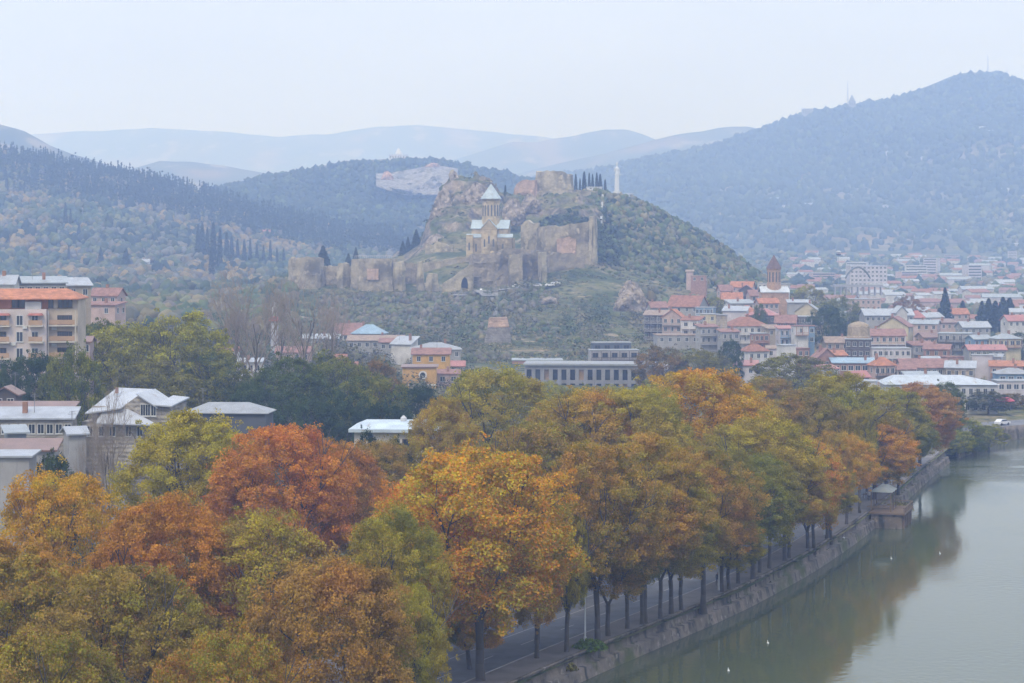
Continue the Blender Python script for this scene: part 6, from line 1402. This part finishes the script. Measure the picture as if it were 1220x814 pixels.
# lamp posts
def lamp(Y, off, lab, colr=(.55, .56, .56), gr='lamp posts along the road'):
    p, a = bank(Y, off); t = empty('street_lamp', (p.x, p.y, 2.7), a); tag(t, lab, 'street lamp', gr); m_ = mat(colr, 'paint')
    MB().tube((0, 0, 0), (0, 0, 8.5), .11, .07, 8).tube((0, 0, 0), (0, 0, .9), .18, .16, 8).build('pole', m_, t); MB().tube((0, 0, 8.4), (0, 1.7, 9.0), .05, .045, 6).build('arm', m_, t)
    MB().box(-.16, .16, 1.5, 2.2, 8.95, 9.1).build('lamp_head', mat((.4, .4, .4), 'paint'), t)
lamp(266.5, 2.6, 'pale street lamp post at the quay edge between the twin trunks and the russet tree', gr=None)
lamp(229, 2.6, 'light street lamp post right beside the bright green bush', gr=None)
lamp(317, 2.6, 'street lamp post at the bend of the quay left of the wooden landing stage', gr=None)
lamp(381, 2.6, 'far street lamp post beyond the wooden landing stage', gr=None)
# bastion with wooden landing stage
p, a = bank(350, 0); WD = mat((.17, .12, .08), 'plain'); pier = empty('landing_stage', (p.x, p.y, 0), a); tag(pier, 'brown wooden landing stage on stone legs jutting from the quay', 'landing stage')
MB().box(-6, 6, -5.5, .8, -1.5, 2.6).build('stone_base', QUAY, pier)
MB().box(-6.4, 6.4, -6.2, 1.8, 2.6, 2.95).build('deck', WD, pier)
mb = MB()
for i in range(7):
    mb.box(-6.2+i*2.05-.09, -6.2+i*2.05+.09, -6.1, -5.95, 2.95, 4.0)
mb.box(-6.3, 6.3, -6.14, -5.92, 3.9, 4.02).box(-6.3, -6.15, -6.1, 1.6, 3.9, 4.02).box(6.15, 6.3, -6.1, 1.6, 3.9, 4.02); mb.build('railing', WD, pier)
mb = MB(); mb.solid([(-5, -3.4, 6.6), (2.6, -3.4, 6.6), (2.6, 1.2, 6.6), (-5, 1.2, 6.6)], [(-4, -1.6, 7.5), (1.6, -1.6, 7.5), (1.6, -.4, 7.5), (-4, -.4, 7.5)]); mb.build('canopy', mat((.20, .22, .21), 'metal_sheet'), pier)
mb = MB()
for x_ in (-4.7, -1.2, 2.3):
    for y_ in (-3.1, .9): mb.box(x_-.1, x_+.1, y_-.1, y_+.1, 2.95, 6.6)
mb.build('posts', WD, pier)
mb = MB()
for x_ in (-5, -2.5, 0, 2.5, 5): mb.box(x_-.25, x_+.25, -6.0, -5.55, -1.5, 2.59)
mb.build('piles', WD, pier)
pier.scale = (.82, .82, .9)
# market stalls and people along the far pavement
def stall(Y, off, col, lab):
    p, a = bank(Y, off); t = empty('market_stall', (p.x, p.y, 2.78), a); tag(t, lab, 'market stall', None)
    MB().box(-1.1, 1.1, -.5, .5, .72, .8).box(-1.05, -.97, -.45, -.37, 0, .72).box(.97, 1.05, -.45, -.37, 0, .72).box(-1.05, -.97, .37, .45, 0, .72).box(.97, 1.05, .37, .45, 0, .72).build('table', WD, t)
    MB().lathe([(.04, 0), (.03, 2.3)], 6, 0, .3).build('pole', mat((.5, .5, .5), 'paint'), t); MB().lathe([(1.45, 2.1), (1.42, 2.16), (.75, 2.45), (.06, 2.7)], 8, 0, .3).build('parasol', mat(col, 'plain'), t)
stall(362, 4.2, (.6, .6, .2), 'market stall with a pale yellow parasol on the pavement under the far planes')
stall(356, 6.2, (.55, .25, .08), 'market stall with an orange parasol left of the landing stage canopy')
stall(374, 4.0, (.62, .62, .62), 'market stall with a white parasol right of the pale yellow one')
stall(388, 4.4, (.35, .38, .45), 'market stall with a grey blue parasol far along the pavement')
def person_mesh(name, g):
    me = bpy.data.meshes.new(name); st_ = g.uniform(.10, .2)
    v = [(0, 0, .95), (0, 0, 1.2), (0, 0, 1.42), (0, 0, 1.52), (0, -.01, 1.64), (0, 0, 1.73), (-.1, 0, .9), (-.12, -st_, .5), (-.12, -st_*.6, .07), (-.12, -st_*.6-.13, .03), (.1, 0, .9), (.12, st_, .5), (.12, st_*1.3, .07), (.12, st_*1.3-.13, .03),
         (-.2, 0, 1.4), (-.26, .04, 1.13), (-.27, -.06, .88), (-.27, -.1, .79), (.2, 0, 1.4), (.26, -.04, 1.13), (.27, -.14, .9), (.27, -.18, .81)]
    e = [(0, 1), (1, 2), (2, 3), (3, 4), (4, 5), (0, 6), (6, 7), (7, 8), (8, 9), (0, 10), (10, 11), (11, 12), (12, 13), (2, 14), (14, 15), (15, 16), (16, 17), (2, 18), (18, 19), (19, 20), (20, 21)]
    r = [.15, .16, .15, .06, .10, .085, .10, .075, .05, .04, .10, .075, .05, .04, .07, .05, .035, .035, .07, .05, .035, .035]
    me.from_pydata(v, e, []); o = bpy.data.objects.new('tmp', me); COL.objects.link(o); md = o.modifiers.new('skin', 'SKIN')
    for i, sv in enumerate(me.skin_vertices[0].data): sv.radius = (r[i], r[i]*.8); sv.use_root = (i == 0)
    o.modifiers.new('sub', 'SUBSURF').levels = 1
    dg = bpy.context.evaluated_depsgraph_get(); dg.update(); out_ = bpy.data.meshes.new_from_object(o.evaluated_get(dg)); bpy.data.objects.remove(o); out_.name = name
    out_.materials.clear(); return out_
PMs = [person_mesh('person', g2) for _ in range(3)]
def person(Y, off, ms, col, pants, lab, rz):
    me = PMs[ms].copy(); cs = [mat(col, 'cloth'), mat(pants, 'cloth'), mat((.42, .26, .19), 'skin'), mat((.04, .03, .025), 'hair')]
    for c in cs: me.materials.append(c)
    for pl in me.polygons: z = pl.center.z; pl.material_index = 1 if z < .93 else (0 if z < 1.5 else (3 if (z > 1.68 or (pl.center.y > .02 and z > 1.58)) else 2)); pl.use_smooth = True
    p, a = bank(Y, off); o = mobj('person', me, loc=(p.x, p.y, 2.77), rz=a+rz); tag(o, lab, 'person')
for a_ in [(340, 3.4, 0, (.03, .03, .035), (.03, .03, .04), 'person in dark clothes walking beside the landing stage', 1.2), (359, 3.2, 1, (.5, .5, .52), (.05, .06, .1), 'person in a white top and dark trousers beside the pale yellow parasol', -1.5), (363, 5.4, 2, (.1, .15, .3), (.04, .04, .05), 'person in a blue jacket behind the yellow parasol stall', .4),
           (369, 3.3, 0, (.35, .08, .07), (.05, .05, .06), 'person in a red jacket between the yellow and white parasols', 1.6), (372, 5.6, 1, (.05, .05, .06), (.08, .08, .1), 'person in black behind the white parasol stall', 0), (379, 3.2, 2, (.3, .3, .32), (.04, .05, .09), 'person in a grey coat right of the white parasol', -1.2),
           (384, 4.9, 0, (.12, .1, .08), (.05, .05, .05), 'person in a brown coat by the far street lamp post', 2), (392, 3.6, 1, (.45, .42, .4), (.04, .04, .05), 'person in a beige top past the grey blue parasol', 1.4), (398, 4.6, 2, (.05, .08, .15), (.04, .04, .05), 'person in navy walking near the end of the quay', -1.6), (268, 4.0, 1, (.04, .045, .05), (.03, .03, .035), 'lone person in black near the lamp post by the twin trunks', 1.5), (408, 3.8, 0, (.5, .5, .5), (.1, .1, .12), 'last person in pale clothes at the very end of the quay', 1.5)]:
    person(*a_)
# white birds on the river and ledge
def bird(x_, y_, z, lab, sc_=1.):
    mb = MB(); n = 10; prof = [(.01, -.45), (.10, -.35), (.17, -.1), (.18, .1), (.12, .3), (.05, .4)]
    t = MB().lathe([(r_, z_+.0) for r_, z_ in prof], 10); t.v = [(v[0], v[2], v[1]*.8+.12) for v in t.v]
    t.tube((0, .33, .18), (0, .45, .42), .055, .045, 6).tube((0, .43, .42), (0, .56, .44), .06, .03, 6).tube((0, .55, .43), (0, .66, .41), .018, .006, 5)
    o = t.build('bird', mat((.7, .7, .68), 'plain'), smooth=True, loc=(x_, y_, z)); o.scale = (sc_,)*3; tag(o, lab, 'bird')
for px_, py_, lab, sc_ in ((915, 767, 'white bird floating on the river below the quay', .8), (868, 800, 'white bird on the river nearest the bottom edge', .8), (1062, 666, 'white bird resting on the water right of the reflections of the quay', .7), (1120, 660, 'small white bird on the open water in the right half', .7)):
    Y_ = EYE*F/(py_-HOR); bird(xof(px_, Y_), Y_, -.02, lab, sc_)
p, a = bank(323, .9); bird(p.x, p.y, 1.32, 'white bird standing on the stone ledge left of the landing stage', 1.2)
# cars
def car_parts(wagon=False):
    side = [(-2.1, .35), (2.1, .35), (2.15, .75), (1.95, .88), (1.0, .98), (.45, 1.42), (-1.1, 1.45), (-1.75 if not wagon else -2.0, 1.0), (-2.12, .92)]
    mb = MB(); a = [(x_, -.83, z_) for x_, z_ in side]; b_ = [(x_, .83, z_) for x_, z_ in side]; mb.solid(a, b_)
    gl = MB(); gs = [(.92, 1.0), (.45, 1.36), (-1.05, 1.38), (-1.6, 1.02)]; gl.solid([(x_, -.845, z_) for x_, z_ in gs], [(x_, .845, z_) for x_, z_ in gs])
    wh = MB().lathe([(.31, -.1), (.31, .1)], 14); wh.v = [(v[0], v[2], v[1]) for v in wh.v]
    return mb, gl, wh.mesh('wheel', mat((.02, .02, .02), 'rubber', .9)), gl.mesh('windows', GLASS)
_cb, _gl, CW, CG = car_parts()
_cbm = {}
def car(x_, y_, z_, rz, col, lab, gr=None):
    if col not in _cbm: _cbm[col] = _cb.mesh('body', mat(col, 'paint', .3))
    t = empty('parked_car', (x_, y_, z_), rz); tag(t, lab, 'car', gr); mobj('body', _cbm[col], t); mobj('windows', CG, t)
    for cx in (-1.3, 1.3):
        for cy_ in (-.78, .78): mobj('wheel', CW, t, (cx, cy_, .31))
for px_, Y_, c_, lab, rz in ((655, 926, (.75, .75, .75), 'rightmost white car parked under the fortress wall', .2), (640, 928, (.6, .6, .62), 'silver car second from the right under the fortress wall', 2.9), (629, 927, (.3, .32, .35), 'grey car left of the silver one under the fortress wall', .1), (616, 925, (.7, .7, .7), 'small white car in the middle of the fortress parking', .4), (575, 919, (.75, .75, .75), 'leftmost white car parked near the arched gate', 1.3), (662, 929, (.72, .74, .76), 'second white car touching the rightmost white one under the fortress wall', -.2)):
    car(xof(px_, Y_), Y_, gz(px_, Y_)+1.0, rz, c_, lab)
# far bank: embankment wall, road, cars
fb = MB(); n_ = 26; V = []
for i in range(n_):
    Y_ = 455+i*6.; x_ = float(bankx(Y_)); V.append((x_, Y_))
V = np.array(V); prof = [(.6, -2), (.3, 2.2), (0, 3.3), (-.5, 3.35), (-.6, 2.4)]
tt = np.gradient(V, axis=0); tt /= np.linalg.norm(tt, axis=1)[:, None]; nn = np.stack([tt[:, 1], -tt[:, 0]], 1)
VV = np.array([[(V[i, 0]+nn[i, 0]*o_, V[i, 1]+nn[i, 1]*o_, z_) for o_, z_ in prof] for i in range(n_)]).reshape(-1, 3)
tag(mobj('quay_wall', nmesh('quay_wall', VV, grid_faces(n_, len(prof)), QUAY)), 'far stone embankment wall curving right behind the river bend', 'embankment wall')
VV = np.array([[(V[i, 0]-nn[i, 0]*o_, V[i, 1]-nn[i, 1]*o_, 3.0+.02*k) for k, o_ in enumerate((2, 7, 13))] for i in range(3, n_)]).reshape(-1, 3)
mobj('road', nmesh('road', VV, grid_faces(n_-3, 3), asphalt((.14, .14, .15), 'asphalt')))['kind'] = 'structure'
for i, (k, c_, lab) in enumerate(((8, (.7, .7, .72), 'white car on the far embankment road at the right edge'), (9, (.1, .15, .25), 'dark blue car behind the white one on the far embankment road'), (10, (.5, .5, .52), 'silver car on the far embankment road partly out of frame'), (11, (.3, .05, .05), 'dark red car on the far embankment road'))):
    o_ = 5; car(V[k, 0]-nn[k, 0]*o_, V[k, 1]-nn[k, 1]*o_, 3.04, math.atan2(tt[k, 1], tt[k, 0]), c_, lab)
t = empty('parasol', U(1197, 521, 540)); t.location.z = 3; tag(t, 'large crimson parasol at the right edge above the far embankment', 'parasol')
MB().lathe([(.06, 0), (.06, 4)], 6).build('pole', mat((.5, .5, .5), 'paint'), t); MB().lathe([(2.7, 3.4), (2.6, 3.6), (1.5, 4.2), (.1, 4.7)], 10).build('canopy', mat((.42, .08, .11), 'plain'), t)
H(1212, 503, 40, 560, 'flat', 1, 'GY', 'GR', 1, 5, 0, 'low grey riverside terrace building behind the crimson parasol')
H(1125, 555, 12, 446, 'shed', 2, 'TN', 'GR', 0, 0, 20, 'small tan hut at the very end of the quay', maxh=4, chim=False)

# air conditioners and a satellite dish on the apartment house
for px_, py_ in ((28, 392), (47.5, 410), (28, 431), (14.5, 412), (60, 394), (60, 414)):
    xx = (px_-44)*385/F; MB().box(-.45, .45, -.4, 0, 0, .6).build('air_conditioner', mat((.6, .6, .58), 'paint'), ap).location = (xx, -2.01 if px_ < 53 else .19, zof(py_, 385)-ap.location.z)
